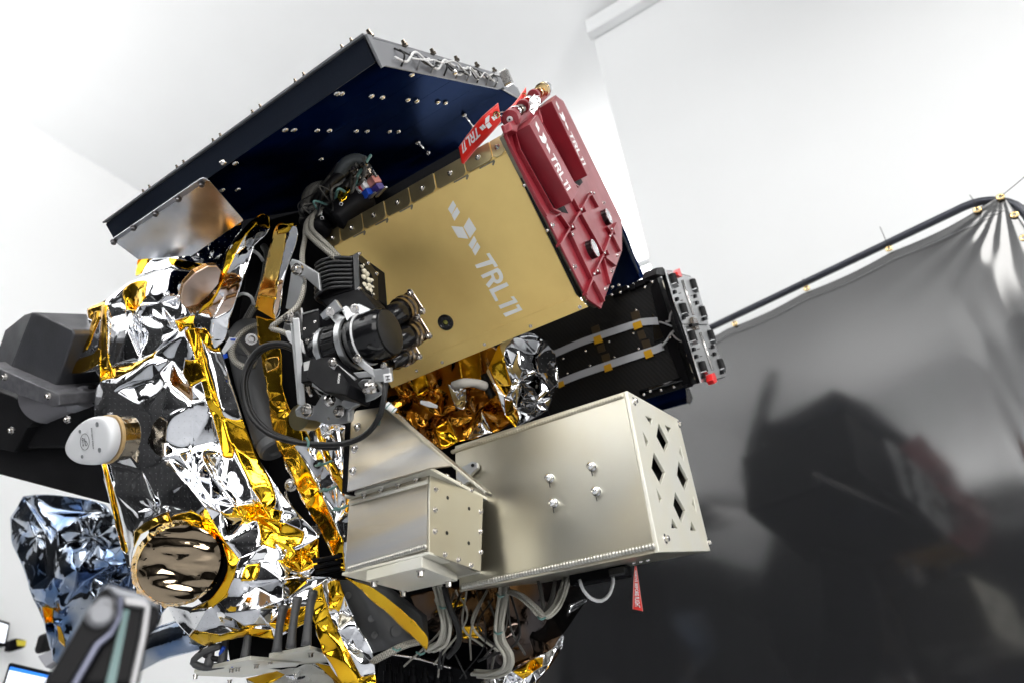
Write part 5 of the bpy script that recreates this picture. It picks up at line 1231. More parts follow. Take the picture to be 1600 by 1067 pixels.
# ================================================================== TWO WHITE SENSOR PLATES ON POSTS
def sensor(lbl, q, d, posts, holes):
    t = thing('sensor_plate', lbl, 'sensor plate', P(*q[0], d), 'white plates on grey posts under the film')
    Z_ = PL(VZ, P(*q[1], d)); pts = Z_.many(q)
    part('plate_sheet', slab_bm(pts, VZ * .006), M_ivory, t, bevel=.001)
    for (x, y, h) in posts:
        p = Z_.at(x, y, 0) + VZ * .006; part('post', tube_bm([p - VZ * .002, p + VZ * h * .5, p + VZ * h + VX * .004], lambda t_: .0085 - .002 * math.sin(t_ * math.pi), 12), M_grey, t, smooth=True)
    for (x, y) in holes: part('hanging_bolt', lathe_bm(Z_.at(x, y) + VZ * .001, -VZ, [(0, .0055), (.002, .0055), (.0025, .004), (.008, .004)], 12), M_steel, t)
    return t
sensor('smaller white sensor plate on grey posts, at the left under the film', [(303, 1050), (390, 1030), (470, 1036), (455, 1046), (378, 1058), (308, 1055)], 1.02, [(325, 1044, .085), (346, 1042, .085), (382, 1034, .075)], [(306, 1054), (362, 1044), (372, 1042), (359, 1062), (401, 1037), (414, 1052)])
sensor('larger white sensor plate on grey posts, nearer the square box', [(420, 1026), (484, 1014), (528, 1026), (524, 1034), (478, 1042), (420, 1032)], .99, [(432, 1022, .07), (454, 1016, .075), (478, 1012, .08)], [(423, 1030), (486, 1019), (478, 1041)])
part('equipment_deck', plate(PL(CP.n, P(450, 1010, 1.2)), [(352, 985), (470, 975), (560, 985), (572, 1040), (480, 1050), (360, 1038)], 0, .02), M_black, bus)
hp = thing('bundled_hoses', 'grey hoses looping behind the sensor plates', 'hose', P(310, 1030, 1.1))
for k, q in enumerate([[(345, 1008), (315, 1020), (302, 1034), (320, 1042), (350, 1038)], [(312, 1015), (326, 1026), (345, 1030)], [(350, 1010), (345, 1025), (365, 1040)]]):
    part('hose', tube_bm([P(x, y, 1.10) for x, y in q], .006 - .0012 * k, 10), [M_grey, M_rubber, M_bluep][k], hp, smooth=True)

# ================================================================== LED WORK LIGHT
ll = thing('led_work_light', 'black finned LED work light mounted in front of the gold box', 'work light', P(545, 440, 1.1))
LO = P(563, 398, 1.05)
LX = PL(VX, LO); LY = PL(VY, LO)
ZL = lambda pts: zc(pts, 440, 380, 1600 / 240)
side = ZL([(795, 100), (700, 118), (560, 160), (420, 225), (375, 300), (368, 380), (372, 590), (520, 700), (640, 710), (810, 470)])
body = LX.many(ZL([(793, 105), (560, 172), (430, 228), (400, 300), (392, 590), (810, 470)]))
part('housing', slab_bm(body, VX * .070), M_black, ll, bevel=.002)
for k in range(8):
    y0_ = 165 + 43 * k
    a, b = ZL([(735, y0_ - 15 + 6)])[0], ZL([(385 - 4 * math.sin(k / 7 * 3.1), y0_ + 90 + k * 4)])[0]
    m_ = ((a[0] + b[0]) / 2 - 4, (a[1] + b[1]) / 2 - 4)
    pa, pm, pb = LX.at(*a, .0), LX.at(*m_, .0), LX.at(*b, .0)
    part('cooling_fin', tube_bm([pa, pm + LX.n * .007, pb + LX.n * .006, pb + VX * .03 + VY * .003], .0033, 8), M_fin, ll, smooth=True)
fr = LY.many(ZL([(795, 95), (900, 190), (1000, 310), (1015, 640), (1000, 690), (905, 590), (815, 480)]), .004)
lens_q = ZL([(805, 185), (930, 320), (948, 370), (948, 590), (880, 520), (815, 420)])
part('front_bezel', slab_bm(fr, VY * .012, [LY.many(lens_q, .004)]), M_blackg, ll, bevel=.001)
part('reflector_plate', slab_bm(LY.many(lens_q, -.004), VY * .002), M_led, ll)
for i, (x, y) in enumerate([(830, 240), (850, 300), (845, 360), (850, 440), (880, 330), (895, 390), (900, 450), (915, 505), (925, 400), (930, 470), (875, 480), (935, 545)]):
    part('led_lens', lathe_bm(LY.at(*ZL([(x, y)])[0], -.002), -VY, [(0, .0058), (.004, .0046), (.006, .0022), (.0062, .0001)], 10), M_led, ll, smooth=True)
for q in [(812, 112), (905, 210), (992, 320), (815, 478), (908, 590), (1000, 665)]: fix(ME_SCREW, 'screw', LY.at(*ZL([q])[0], .0045), LY.n, .0045, ll)
part('lower_shroud', slab_bm([LX.at(*q) for q in ZL([(392, 592), (810, 470), (1000, 690), (760, 700), (560, 720)])], VX * .05), M_black, ll, bevel=.002)

# ================================================================== CAMERA
cm = thing('inspection_camera', 'black machine-vision camera with a long ribbed lens in two aluminium rings', 'camera', P(500, 560, 1.0))
LXc = P(500, 552, 1.0); axd = (P(618, 516, .955) - LXc).normalized()
def on_axis(x, dz=0):  # point of the axis over picture column x
    lo, hi = -.2, .5
    for _ in range(40):
        mid = (lo + hi) / 2; c = ROT.transposed() @ (LXc + axd * mid - CAM)
        if CX + F * c.x / -c.z < x: lo = mid
        else: hi = mid
    return lo
def L_(x): return on_axis(x)
Rp = lambda px: px / F * .94
lens = thing if False else None
prof = [(L_(498), Rp(28)), (L_(500), Rp(31)), (L_(508), Rp(33)), (L_(509), Rp(29)), (L_(520), Rp(29)), (L_(522), Rp(36)), (L_(544), Rp(37)), (L_(546), Rp(33)), (L_(556), Rp(34)), (L_(558), Rp(39)), (L_(564), Rp(41)), (L_(566), Rp(43)), (L_(571), Rp(43)), (L_(573), Rp(41)), (L_(580), Rp(42)), (L_(584), Rp(42)), (L_(604), Rp(41.5)), (L_(606), Rp(40)), (L_(609), Rp(38.5)), (L_(608), Rp(37)), (L_(608), Rp(1))]
part('lens_barrel', lathe_bm(LXc, axd, prof, 56), M_blackg, cm, smooth='auto')
part('white_index_ring', lathe_bm(LXc, axd, [(L_(572), Rp(40)), (L_(572), Rp(43.4)), (L_(574), Rp(43.4)), (L_(574), Rp(40))], 56, caps=False), M_whitep, cm, smooth='auto')
part('lens_cap', lathe_bm(LXc, axd, [(L_(607), Rp(36)), (L_(610.5), Rp(36)), (L_(611), Rp(35)), (L_(611), Rp(2))], 48), M_rubber, cm, smooth='auto')
u_, v_, w_ = basis(axd)
for k in range(14):
    a = 2 * math.pi * k / 14; dd = u_ * math.cos(a) + v_ * math.sin(a); tt = dd.cross(axd)
    part('focus_grip', box_bm(LXc + axd * ((L_(523) + L_(543)) / 2) + dd * Rp(37), axd, tt, dd, L_(542) - L_(524), Rp(10), Rp(4)), M_rubber, cm, bevel=.001)
for (x0, x1, rr) in ((513, 520, 38), (548, 556, 44)):
    part('mounting_ring', lathe_bm(LXc, axd, [(L_(x0), Rp(rr - 4)), (L_(x0), Rp(rr + 1)), (L_(x1), Rp(rr + 1)), (L_(x1), Rp(rr - 4)), (L_(x0), Rp(rr - 4))], 56, caps=False), M_alu, cm, smooth='auto')
CFace = PL(VX, P(480, 540, .99))
cb = CFace.many([(472, 492), (497, 484), (506, 600), (520, 606), (560, 606), (540, 612), (500, 606), (470, 592)])
part('camera_body', slab_bm(CFace.many([(472, 491), (498, 484), (500, 592), (470, 598)]), VX * .075), M_black, cm, bevel=.0015)
part('body_edge_highlight', tube_bm(CFace.many([(472.5, 491), (497, 484.5)], .0005), .0016, 6), M_alu, cm)
part('sensor_block', slab_bm(CFace.many([(484, 560), (520, 556), (545, 600), (540, 618), (505, 612), (478, 590)], .001), VX * .05), M_black, cm, bevel=.002)
part('label_sticker', plate(CFace, [(474, 566), (487, 562), (488, 576), (475, 579)], .0006, .0004), mat('sticker_grey', (.4, .4, .4), .4), cm)
for q in [(481, 533), (476, 514), (492, 503), (471, 540), (491, 523)]: fix(ME_SCREW, 'screw', CFace.at(*q, 0), CFace.n, .006 if q == (481, 533) else .003, cm)
fix(ME_SCREW, 'screw', P(516, 488, .965), CAM - P(516, 488, .965), .0085, cm); fix(ME_SCREW, 'screw', P(554, 483, .94), CAM - P(554, 483, .94), .0085, cm)
write('FOCUS', quadmap(PL(CFace.n, CFace.at(525, 590, .002)), (527, 598), (529, 583), (532, 583), (530, 598), 0), 'printed_words', M_inkg, cm)

# three steel connector barrels behind the lens
for j, (x, y, s, lb_) in enumerate([(628, 486, 1.0, 'uppermost of three nickel connector plugs on the gold face'), (638, 524, 1.0, 'middle nickel connector plug, partly behind the lens hood'), (630, 556, .8, 'lowest and smallest nickel connector plug, under the lens')]):
    c = P(x, y, 1.08); ax = (P(x + 26, y - 15, 1.125) - c).normalized(); k = thing('round_connector', lb_, 'connector', c, 'nickel plugs beside the lens')
    part('rubber_boot', lathe_bm(c, ax, [(-.05 * s, .014 * s), (-.03 * s, .021 * s), (-.004, .021 * s)], 24), M_blackg, k, smooth='auto')
    part('knurled_shell', lathe_bm(c, ax, [(-.006, .019 * s), (-.004, .025 * s), (.002, .025 * s), (.003, .022 * s), (.006, .022 * s), (.008, .026 * s), (.014, .026 * s), (.016, .021 * s), (.024, .020 * s)], 28), M_nickel, k, smooth='auto')
    u2, v2, w2 = basis(ax)
    part('square_flange', box_bm(c + ax * .026 * s, u2, v2, w2, .048 * s, .048 * s, .004), M_nickel, k, bevel=.002)
    for a, b in ((-1, -1), (1, -1), (1, 1), (-1, 1)): fix(ME_SCREW, 'screw', c + ax * (.024 * s) + (u2 * a + v2 * b) * .019 * s, -ax, .0085 * s, k)

# ================================================================== CAMERA MOUNT
mt_ = thing('camera_mount', 'bead-blasted aluminium bracket assembly carrying the camera and work light', 'bracket', P(540, 640, .97))
Zm = lambda pts: zc(pts, 460, 560, 1600 / 180)
M1 = pl3((480, 640, .98), (560, 640, .94), (520, 665, .955))
def mp(name, px, off, th_, bev=.0012, m=M_alu, holes=(), pl=M1): return part(name, plate(pl, Zm(px), off, th_, [Zm(h) for h in holes]), m, mt_, bevel=bev)
def ring_px(cx, cy, r, n=12): return [(cx + r * math.cos(2 * math.pi * k / n), cy + r * math.sin(2 * math.pi * k / n)) for k in range(n)]
mp('base_bracket', [(60, 660), (140, 640), (290, 655), (390, 490), (560, 545), (700, 500), (960, 450), (1110, 410), (1180, 470), (800, 700), (790, 850), (760, 880), (640, 905), (430, 915), (300, 860), (160, 840), (60, 800)], 0, .006, holes=[ring_px(473, 833, 18), ring_px(758, 840, 18)])
mp('stiffening_rib', [(710, 735), (965, 470), (990, 480), (745, 745), (745, 870), (712, 880)], .006, .007, .0006)
M2 = pl3((540, 606, .93), (600, 606, .90), (560, 640, .92))
M3 = pl3((490, 600, .945), (530, 600, .93), (510, 640, .935))
part('pivot_link', plate(M3, Zm([(240, 340), (300, 305), (430, 300), (480, 320), (700, 480), (590, 525), (560, 560), (520, 555), (420, 480), (300, 420), (240, 385)]), 0, .006, [Zm([(300, 350), (400, 350), (405, 400), (380, 440), (340, 420), (305, 380)])]), M_alu, mt_, bevel=.0012)
part('ball_plate', plate(M2, Zm([(875, 340), (930, 295), (1010, 280), (1100, 290), (1170, 330), (1240, 420), (1220, 480), (1110, 560), (950, 620), (720, 700), (640, 640), (700, 520), (960, 430), (900, 400)]), -.002, .005), M_alu, mt_, bevel=.0012)
part('pivot_slot', plate(M2, Zm([(945, 350), (1100, 330), (1190, 450), (1160, 470), (1080, 400), (970, 385)]), -.0015, .004), M_rubber, mt_)
def arm_(a, b, w, d0, d1, name='ring_arm', t_=.012):
    A, B = P(*Zm([a])[0], d0), P(*Zm([b])[0], d1); d = (B - A).normalized(); s = d.cross((CAM - A).normalized()).normalized(); n = s.cross(d)
    part(name, slab_bm([A - s * w / 2, B - s * w / 2, B + s * w / 2, A + s * w / 2], -n * t_ if n.dot(CAM - A) > 0 else n * t_), M_alu, mt_, bevel=.0012)
arm_((505, 60), (830, 310), .0098, .925, .925); arm_((850, 0), (1140, 230), .0098, .905, .905)
arm_((820, 300), (640, 470), .0085, .93, .935); arm_((1100, 240), (1330, 215), .020, .905, .90); arm_((1120, 200), (1130, 330), .012, .905, .91); arm_((690, 250), (1090, 210), .010, .95, .95, 'cross_tie')
arm_((20, -560), (110, 640), .0105, .985, .965, 'vertical_strut'); arm_((-40, -480), (60, 620), .004, .99, .97, 'vertical_strut', .02)
mp('strut_foot', [(70, 640), (150, 630), (250, 690), (230, 780), (150, 830), (20, 800), (0, 720)], .004, .012, .002)
part('foot_boss', lathe_bm(P(468, 652, .99), M1.n, [(-.03, .021), (.002, .021)], 24), mat('yellowed_aluminium', (.6, .52, .3), .3, 1), mt_, smooth='auto')
for (x, y, s) in [(170, 712, .012), (622, 735, .012)]: fix(ME_SCREW, 'screw', P(*Zm([(x, y)])[0], .945), M1.n, s, mt_)
for (x, y, s, d) in [(495, 580, .011, .93), (1070, 390, .012, .895), (525, 50, .0085, .92), (870, 5, .0085, .90), (1238, 100, .006, .90), (990, 440, .007, .895)]: fix(ME_SCREW, 'screw', P(*Zm([(x, y)])[0], d), -VY if s > .01 else M1.n, s, mt_)
LP = pl3((455, 410, 1.06), (500, 450, 1.03), (470, 470, 1.045))
part('light_plate', plate(LP, [(452, 412), (456, 405), (464, 407), (497, 427), (500, 455), (474, 432), (466, 432), (458, 428)], 0, .006), M_alu, mt_, bevel=.001)
part('light_post', plate(LP, [(455, 425), (468, 430), (473, 440), (464, 486), (450, 484), (446, 482)], -.004, .008), M_alu, mt_, bevel=.001)
part('light_post_base', plate(PL(LP.n, P(470, 500, 1.04)), [(445, 500), (462, 482), (475, 505), (480, 540), (462, 545), (440, 520)], 0, .008), mat('dull_aluminium', (.28, .28, .28), .4, 1), mt_, bevel=.002)
for q in [(464, 421), (452, 497)]: fix(ME_SCREW, 'screw', P(*q, 1.03), LP.n, .013, mt_)
for (a, b) in [((536, 480), (548, 500)), ((556, 478), (570, 492)), ((502, 496), (530, 478)), ((517, 490), (530, 504))]:
    A, B = P(*a, .975), P(*b, .96); d = (B - A).normalized(); s = d.cross((CAM - A).normalized()).normalized()
    part('ring_lug', slab_bm([A - s * .005, B - s * .012, B + s * .006, A + s * .005], -M1.n * .008), M_alu, mt_, bevel=.001)

# ================================================================== CABLES
def cable(name, label, px, r, m, cat='cable', group=None, n=10, twin=None):
    pts = [P(*q) for q in px]; t = thing(name, label, cat, pts[0], group)
    part('cable_jacket', tube_bm(pts, r, n), m, t, smooth=True); return t
lp = cable('black_cable_loop', 'long black cable looping from the camera body round to the bracket, bound with green ties',
      [(493, 567, .975), (478, 556, .985), (462, 545, 1.0), (440, 537, 1.0), (412, 541, 1.0), (392, 560, 1.0), (380, 590, .99), (382, 625, .98), (395, 655, .965), (420, 677, .95), (460, 690, .93), (500, 694, .91), (540, 692, .895), (572, 678, .885), (592, 652, .88), (600, 622, .885), (603, 596, .90)], .0044, M_rubber)
part('cable_jacket', tube_bm([P(*q) for q in [(486, 562, .98), (462, 549, 1.005), (440, 541, 1.01), (415, 546, 1.01), (397, 563, 1.01), (385, 592, 1.0), (388, 625, .99), (400, 652, .975), (424, 674, .96), (462, 688, .94), (500, 699, .92), (530, 700, .91)]], .0032, 8), M_rubber, lp, smooth=True)
for (x, y, a) in [(481, 690, 0), (592, 655, 1)]:
    part('green_tie', tube_bm([P(x - 3, y - 7, .905), P(x + 1, y, .885 if a else .905), P(x, y + 8, .905)], .0018, 6), M_tie, lp, smooth=True)
part('white_marker', box_bm(P(606, 590, .895), ROT @ Vector((1, .1, 0)), ROT @ Vector((-.1, 1, 0)), ROT @ Vector((0, 0, 1)), .0115, .0125, .010), M_whitep, lp, bevel=.0015)
write('H', quadmap(pl3((606, 590, .888), (616, 590, .888), (606, 600, .888)), (603, 594), (602, 587), (609, 586), (610, 593), 0), 'printed_letter', M_inkk, lp)
cable('braided_cable', 'silver braided cable running from the dark connector cluster down past the gold film strip', [(505, 327, 1.22), (490, 336, 1.19), (479, 350, 1.16), (476, 375, 1.13), (472, 400, 1.10), (474, 430, 1.07), (474, 455, 1.05), (465, 478, 1.04), (450, 492, 1.03), (432, 505, 1.03), (424, 513, 1.03), (440, 518, 1.02), (456, 526, 1.01), (470, 543, 1.0)], .0046, M_braid)
cable('braided_cable', 'forked grey braided cable crossing to the top of the LED work light', [(500, 330, 1.21), (484, 345, 1.17), (480, 362, 1.14), (492, 376, 1.11), (508, 390, 1.09), (524, 404, 1.08), (532, 412, 1.09)], .0055, M_braid)
cable('braided_cable', 'second strand of the forked braided cable, just above it', [(497, 328, 1.215), (488, 340, 1.17), (487, 358, 1.14), (500, 372, 1.11), (516, 387, 1.09), (530, 402, 1.08)], .0045, M_braid)
cable('braided_cable', 'dark braided cable rising inside the black cavity left of the gold strip', [(412, 385, 1.33), (418, 400, 1.31), (412, 440, 1.30), (402, 470, 1.28), (385, 500, 1.27), (372, 530, 1.26), (370, 560, 1.25)], .0075, M_braidd)
cable('braided_cable', 'pale braided cable nest curling over the end of the grey strut', [(404, 508, 1.25), (385, 515, 1.22), (370, 530, 1.20), (362, 550, 1.19), (368, 565, 1.18), (382, 573, 1.17), (394, 571, 1.18), (398, 562, 1.2)], .0060, M_braid)
cable('braided_cable', 'thin dark cable sweeping to the lower end of the cable nest', [(372, 535, 1.2), (384, 548, 1.19), (394, 562, 1.18), (396, 574, 1.19)], .004, M_braidd)
cable('white_tube', 'thin white tube arching across the cavity beside the pink cover', [(368, 464, 1.25), (380, 459, 1.24), (392, 464, 1.24), (397, 476, 1.26)], .0030, M_wire)
cable('white_tube', 'short pale tube at the top of the cavity', [(394, 391, 1.30), (404, 398, 1.29), (411, 408, 1.30)], .0035, M_wire)
wt = thing('white_cable_flag', 'white heat-shrink sleeve entering the camera body', 'cable marker', P(455, 530, 1.0))
part('sleeve', slab_bm([P(444, 518, 1.0), P(450, 516, 1.0), P(470, 532, .985), P(475, 552, .98), P(464, 548, .985), P(450, 532, 1.0)], -M1.n * .006), M_whitep, wt, bevel=.002)
wt = thing('blue_tipped_label', 'small white paper flag with blue ends tied on the cable nest', 'cable marker', P(358, 538, 1.17))
part('paper_flag', slab_bm([P(346, 548, 1.17), P(358, 527, 1.16), P(370, 528, 1.15), P(366, 534, 1.15), P(349, 554, 1.17)], -M1.n * .002), M_whitep, wt, bevel=.0004)
part('blue_end', slab_bm([P(360, 529, 1.158), P(367, 529, 1.148), P(366, 532.5, 1.148), P(360, 532, 1.158)], -M1.n * .002), M_bluep, wt)
part('blue_end', slab_bm([P(348, 554, 1.168), P(354, 552, 1.166), P(355, 558, 1.166), P(350, 560, 1.168)], -M1.n * .002), M_bluep, wt)
wr = thing('camera_wiring', 'loose thin dark wires and small fittings between the camera body and the work light', 'cable', P(500, 560, .98))
rq = random.Random(21)
for k in range(11):
    a_ = (rq.uniform(470, 500), rq.uniform(470, 600), rq.uniform(1.0, 1.06)); b_ = (rq.uniform(500, 560), rq.uniform(560, 625), rq.uniform(.96, 1.0)); m_ = (rq.uniform(462, 520), rq.uniform(520, 640), rq.uniform(.97, 1.02))
    part('thin_wire', tube_bm([P(*a_), P(*m_), P(*b_)], rq.uniform(.0011, .0024), 6), [M_rubber, M_braidd, M_wire, M_rubber][k % 4], wr, smooth=True)
for k in range(9):
    p_ = P(rq.uniform(478, 600), rq.uniform(590, 618), rq.uniform(.95, .98)); part('small_fitting', lathe_bm(p_, Vector((rq.uniform(-1, 1), rq.uniform(-1, 1), rq.uniform(-1, 1))), [(0, .004), (.006, .004), (.007, .003), (.014, .003)], 10), [M_nickel, M_steel, M_black][k % 3], wr)
wr = thing('harness_wiring', 'loose thin wires fanning round the harness bends at the bottom of the spacecraft', 'cable', P(760, 1000, 1.05))
for k in range(16):
    x_ = rq.uniform(670, 800); pts_ = [P(x_, rq.uniform(915, 940), 1.12), P(x_ + rq.uniform(-25, 25), rq.uniform(960, 1000), rq.uniform(1.04, 1.1)), P(x_ + rq.uniform(-50, 30), rq.uniform(1005, 1060), rq.uniform(1.05, 1.12))]
    part('thin_wire', tube_bm(pts_, rq.uniform(.0012, .003), 6), [M_rubber, M_braidw, M_braidd, M_rubber, M_braid][k % 5], wr, smooth=True)
# dark harness bundle beside the connectors
hb = thing('black_harness_bundle', 'tangle of black taped cables under the dark panel, left of the red and blue plugs', 'cable', P(510, 310, 1.3))
rb = random.Random(7)
for k in range(12):
    x0_, y0_ = 484 + rb.uniform(-12, 14), 345 + rb.uniform(-14, 12); x1_, y1_ = 550 + rb.uniform(-22, 26), 268 + rb.uniform(-14, 30)
    mx_, my_ = (x0_ + x1_) / 2 + rb.uniform(-20, 12), (y0_ + y1_) / 2 + rb.uniform(-22, 14)
    part('harness_strand', tube_bm([P(x0_, y0_, 1.22), P(mx_, my_, 1.30 + rb.uniform(-.04, .02)), P(x1_, y1_, 1.33)], rb.uniform(.006, .014), 10), [M_rubber, M_braidd, M_blackg][k % 3], hb, smooth=True)
part('harness_elbow', tube_bm([P(532, 300, 1.3), P(530, 275, 1.29), P(540, 256, 1.28), (P(556, 249, 1.28)), P(570, 252, 1.28)], lambda t: .015 - .004 * t, 14), mat('grey_tape_wrap', (.07, .08, .085), .4, bump=.8, bscale=120), hb, smooth=True)
part('harness_boot', tube_bm([P(520, 345, 1.2), P(545, 325, 1.22), P(572, 312, 1.25)], .028, 14), M_black, hb, smooth=True)
part('harness_boot', tube_bm([P(478, 358, 1.2), P(492, 352, 1.2), P(508, 362, 1.22)], .020, 14), M_black, hb, smooth=True)
for k in range(16):
    x_ = rb.uniform(482, 560); y_ = 352 - (x_ - 482) * .8; part('loose_wire', tube_bm([P(x_, y_, 1.22), P(x_ + rb.uniform(-24, 14), y_ + rb.uniform(-34, 0), rb.uniform(1.16, 1.24)), P(x_ + rb.uniform(0, 34), y_ + rb.uniform(-52, -8), 1.24)], rb.uniform(.0012, .0034), 6), [M_rubber, M_braidd, M_tie, M_braidd][k % 4], hb, smooth=True)
for (x, y) in [(562, 300), (503, 341), (533, 319)]: part('ring_terminal', lathe_bm(P(x, y, 1.17), CAM - P(x, y, 1.2), [(0, .0026), (.0005, .0034), (.001, .0034), (.0015, .0026)], 14, caps=False), M_whitep, hb, smooth=True)
foil('amber_film_scrap', 'small scrap of amber tape on the black harness bundle', 'tape', [(531, 296), (538, 291), (547, 294), (544, 302), (541, 312), (533, 318), (527, 306)], [(531, 296, 1.2), (547, 294, 1.2), (535, 316, 1.19)], sp=6, amp=.005, seed=50, m=M_kap, lv=2)
# red, white and blue plugs
for j, (x, y, lb_, cb_, ca) in enumerate([(570, 300, 'left plug with white and red body and blue collar', M_bluep, M_whitep), (586, 292, 'right plug with pink body and dark blue collar', mat('indigo_plastic', (.05, .03, .2), .4), M_pinkp)]):
    k = thing('cable_plug', lb_, 'connector', P(x, y, 1.2), 'coloured plugs on top of the gold box'); c = P(x + 6, y + 6, 1.22); ax = (P(x - 14, y - 26, 1.22) - c).normalized(); u2, v2, w2 = basis(ax)
    part('collar', box_bm(c + ax * .004, u2, v2, w2, .021, .018, .014), cb_, k, bevel=.001)
    part('plug_body', box_bm(c + ax * .020, u2, v2, w2, .023, .020, .016), ca, k, bevel=.001)
    part('red_stripe', box_bm(c + ax * .020, u2, v2, w2, .0065, .0212, .0162), M_redp if j == 0 else M_pinkp, k, bevel=.0005)
    part('back_shell', lathe_bm(c + ax * .028, ax, [(0, .006), (.006, .006), (.007, .011), (.016, .012), (.018, .010), (.021, .007), (.026, .007), (.028, .009), (.034, .009), (.036, .006)], 16), M_nickel, k, smooth='auto')
    for s in (-1, 1): part('thumb_screw', lathe_bm(c + ax * .022 + u2 * .013 * s, ax, [(0, .0035), (.016, .0035), (.018, .002)], 10), M_steel, k)
    part('metal_foot', box_bm(c - ax * .004 + v2 * .004, u2, v2, w2, .034, .008, .003), M_alu, k)

# bottom harness loops
HG = 'pale braided harness runs under the aluminium boxes'
def bundle(label, px, n, r, spread, m, seed, ties=()):
    rr = random.Random(seed); t = thing('braided_harness', label, 'cable', P(*px[0]), HG)
    for k in range(n):
        ox, oy, od = rr.uniform(-spread, spread), rr.uniform(-spread, spread), rr.uniform(-.008, .008)
        part('harness_strand', tube_bm([P(x + ox + rr.uniform(-1, 1), y + oy * .6 + rr.uniform(-1, 1), d + od) for x, y, d in px], r * rr.uniform(.85, 1.15), 8), m, t, smooth=True)
    for (x, y, d) in ties: part('green_tie', tube_bm([P(x - 6, y - 2, d), P(x, y + 2, d - .012), P(x + 6, y - 1, d)], .0018, 6), M_tie, t, smooth=True)
    return t
bundle('harness dropping behind the mounting block and curling back to the left', [(680, 905, 1.1), (687, 925, 1.08), (692, 950, 1.05), (696, 975, 1.04), (690, 1002, 1.05), (670, 1012, 1.07)], 9, .0029, 8, M_braidw, 2, [(692, 948, 1.04)])
bundle('long harness hanging straight down from the long box then hooking left at the bottom', [(786, 912, 1.1), (784, 940, 1.08), (778, 975, 1.05), (780, 1000, 1.04), (792, 1022, 1.03), (790, 1042, 1.04), (768, 1052, 1.07), (740, 1052, 1.10)], 10, .0029, 8, M_braidw, 3, [(782, 930, 1.06), (778, 988, 1.03)])
bundle('harness sagging in a broad arc to the right under the long box', [(792, 924, 1.1), (812, 932, 1.07), (832, 950, 1.05), (850, 964, 1.04), (868, 950, 1.05), (878, 928, 1.08), (884, 905, 1.1)], 9, .0022, 7, M_braidw, 4, [(846, 965, 1.02)])
bundle('loose thin harness hanging beside the sagging arc', [(842, 908, 1.1), (846, 930, 1.08), (852, 955, 1.06), (862, 935, 1.08), (868, 908, 1.1)], 4, .0024, 4, M_braidd, 5)
bundle('grey braided run rising from the lower left corner film toward the amber band', [(584, 1032, 1.02), (605, 1020, 1.02), (630, 1008, 1.03), (655, 1002, 1.05)], 5, .0032, 5, M_braid, 6, [(620, 1014, 1.0), (657, 1020, 1.03)])
cable('black_cable', 'single black cable curving beside the pale harness below the square box', [(694, 915, 1.04), (703, 950, 1.03), (716, 980, 1.03), (716, 1005, 1.04), (700, 1025, 1.06)], .0052, M_rubber)
cable('white_wire_loop', 'thin white wire loop hanging from a black socket under the long box', [(905, 905, 1.04), (912, 922, 1.03), (925, 935, 1.03), (940, 938, 1.03), (952, 928, 1.03), (958, 910, 1.04), (957, 900, 1.05)], .0030, M_wire)
sk = thing('black_socket', 'black connector socket under the long aluminium box beside the wire loop', 'connector', P(940, 898, 1.05))
part('socket_body', box_bm(P(938, 899, 1.08), VY, VX, VZ, .11, .03, .02), M_black, sk, bevel=.003)
part('socket_latch', box_bm(P(966, 893, 1.04), VY, VX, VZ, .03, .02, .014), M_blackg, sk, bevel=.003)
cable('braided_cable', 'grey braided cable with a white sleeve running down behind the gusset', [(618, 650, 1.0), (632, 662, 1.0), (645, 680, 1.01), (655, 700, 1.03)], .0062, M_braid)
sl = thing('white_sleeve', 'white plastic sleeve with two green ties behind the gusset', 'cable marker', P(610, 640, 1.0))
ax = (P(622, 650, 1.0) - P(600, 632, 1.0))
part('sleeve_tube', lathe_bm(P(601, 634, .99), ax, [(0, .0095), (.019, .0095)], 20), M_whitep, sl, smooth='auto')
for k in (.004, .015): part('green_tie', lathe_bm(P(601, 634, .99), ax, [(k, .0098), (k, .0108), (k + .0018, .0108), (k + .0018, .0098)], 20, caps=False), M_tie, sl, smooth='auto')
cable('white_hose', 'pale corrugated hose lying across the amber film', [(708, 602, 1.25), (725, 598, 1.24), (742, 598, 1.25), (758, 603, 1.27)], lambda t: .010 * (.85 + .15 * abs(math.sin(t * 40))), mat('dirty_white_hose', (.5, .47, .42), .5, bump=.6, bscale=90))
cable('black_tube', 'short black tube on the amber film', [(757, 585, 1.3), (762, 605, 1.29), (770, 620, 1.29)], .009, M_rubber)
fg = thing('cable_lug', 'small white cable lug with two holes lying on the amber film', 'cable marker', P(672, 632, 1.2))
part('lug_strip', slab_bm([P(657, 625, 1.2), P(672, 627, 1.2), P(684, 633, 1.2), (P(683, 637, 1.2)), P(668, 635, 1.2), P(656, 630, 1.2)], -CP.n * .004), M_whitep, fg, bevel=.001)
# little green ties on the amber wedge
for i, (x, y, l_) in enumerate([(505, 725, 'upper'), (512, 765, 'middle'), (530, 795, 'lower')]):
    g = thing('green_cable_tie', l_ + ' green cable tie lacing the silver wedge below the camera bracket', 'cable tie', P(x, y, 1.08), 'green ties on the silver wedge')
    part('tie_strap', tube_bm([P(x - 12, y + 2, 1.09), P(x, y, 1.075), P(x + 14, y - 6, 1.08)], .0022, 6), M_tie, g, smooth=True)
    part('tie_head', box_bm(P(x - 4, y, 1.075), VX, VY, VZ, .010, .006, .006), M_tie, g, bevel=.001)

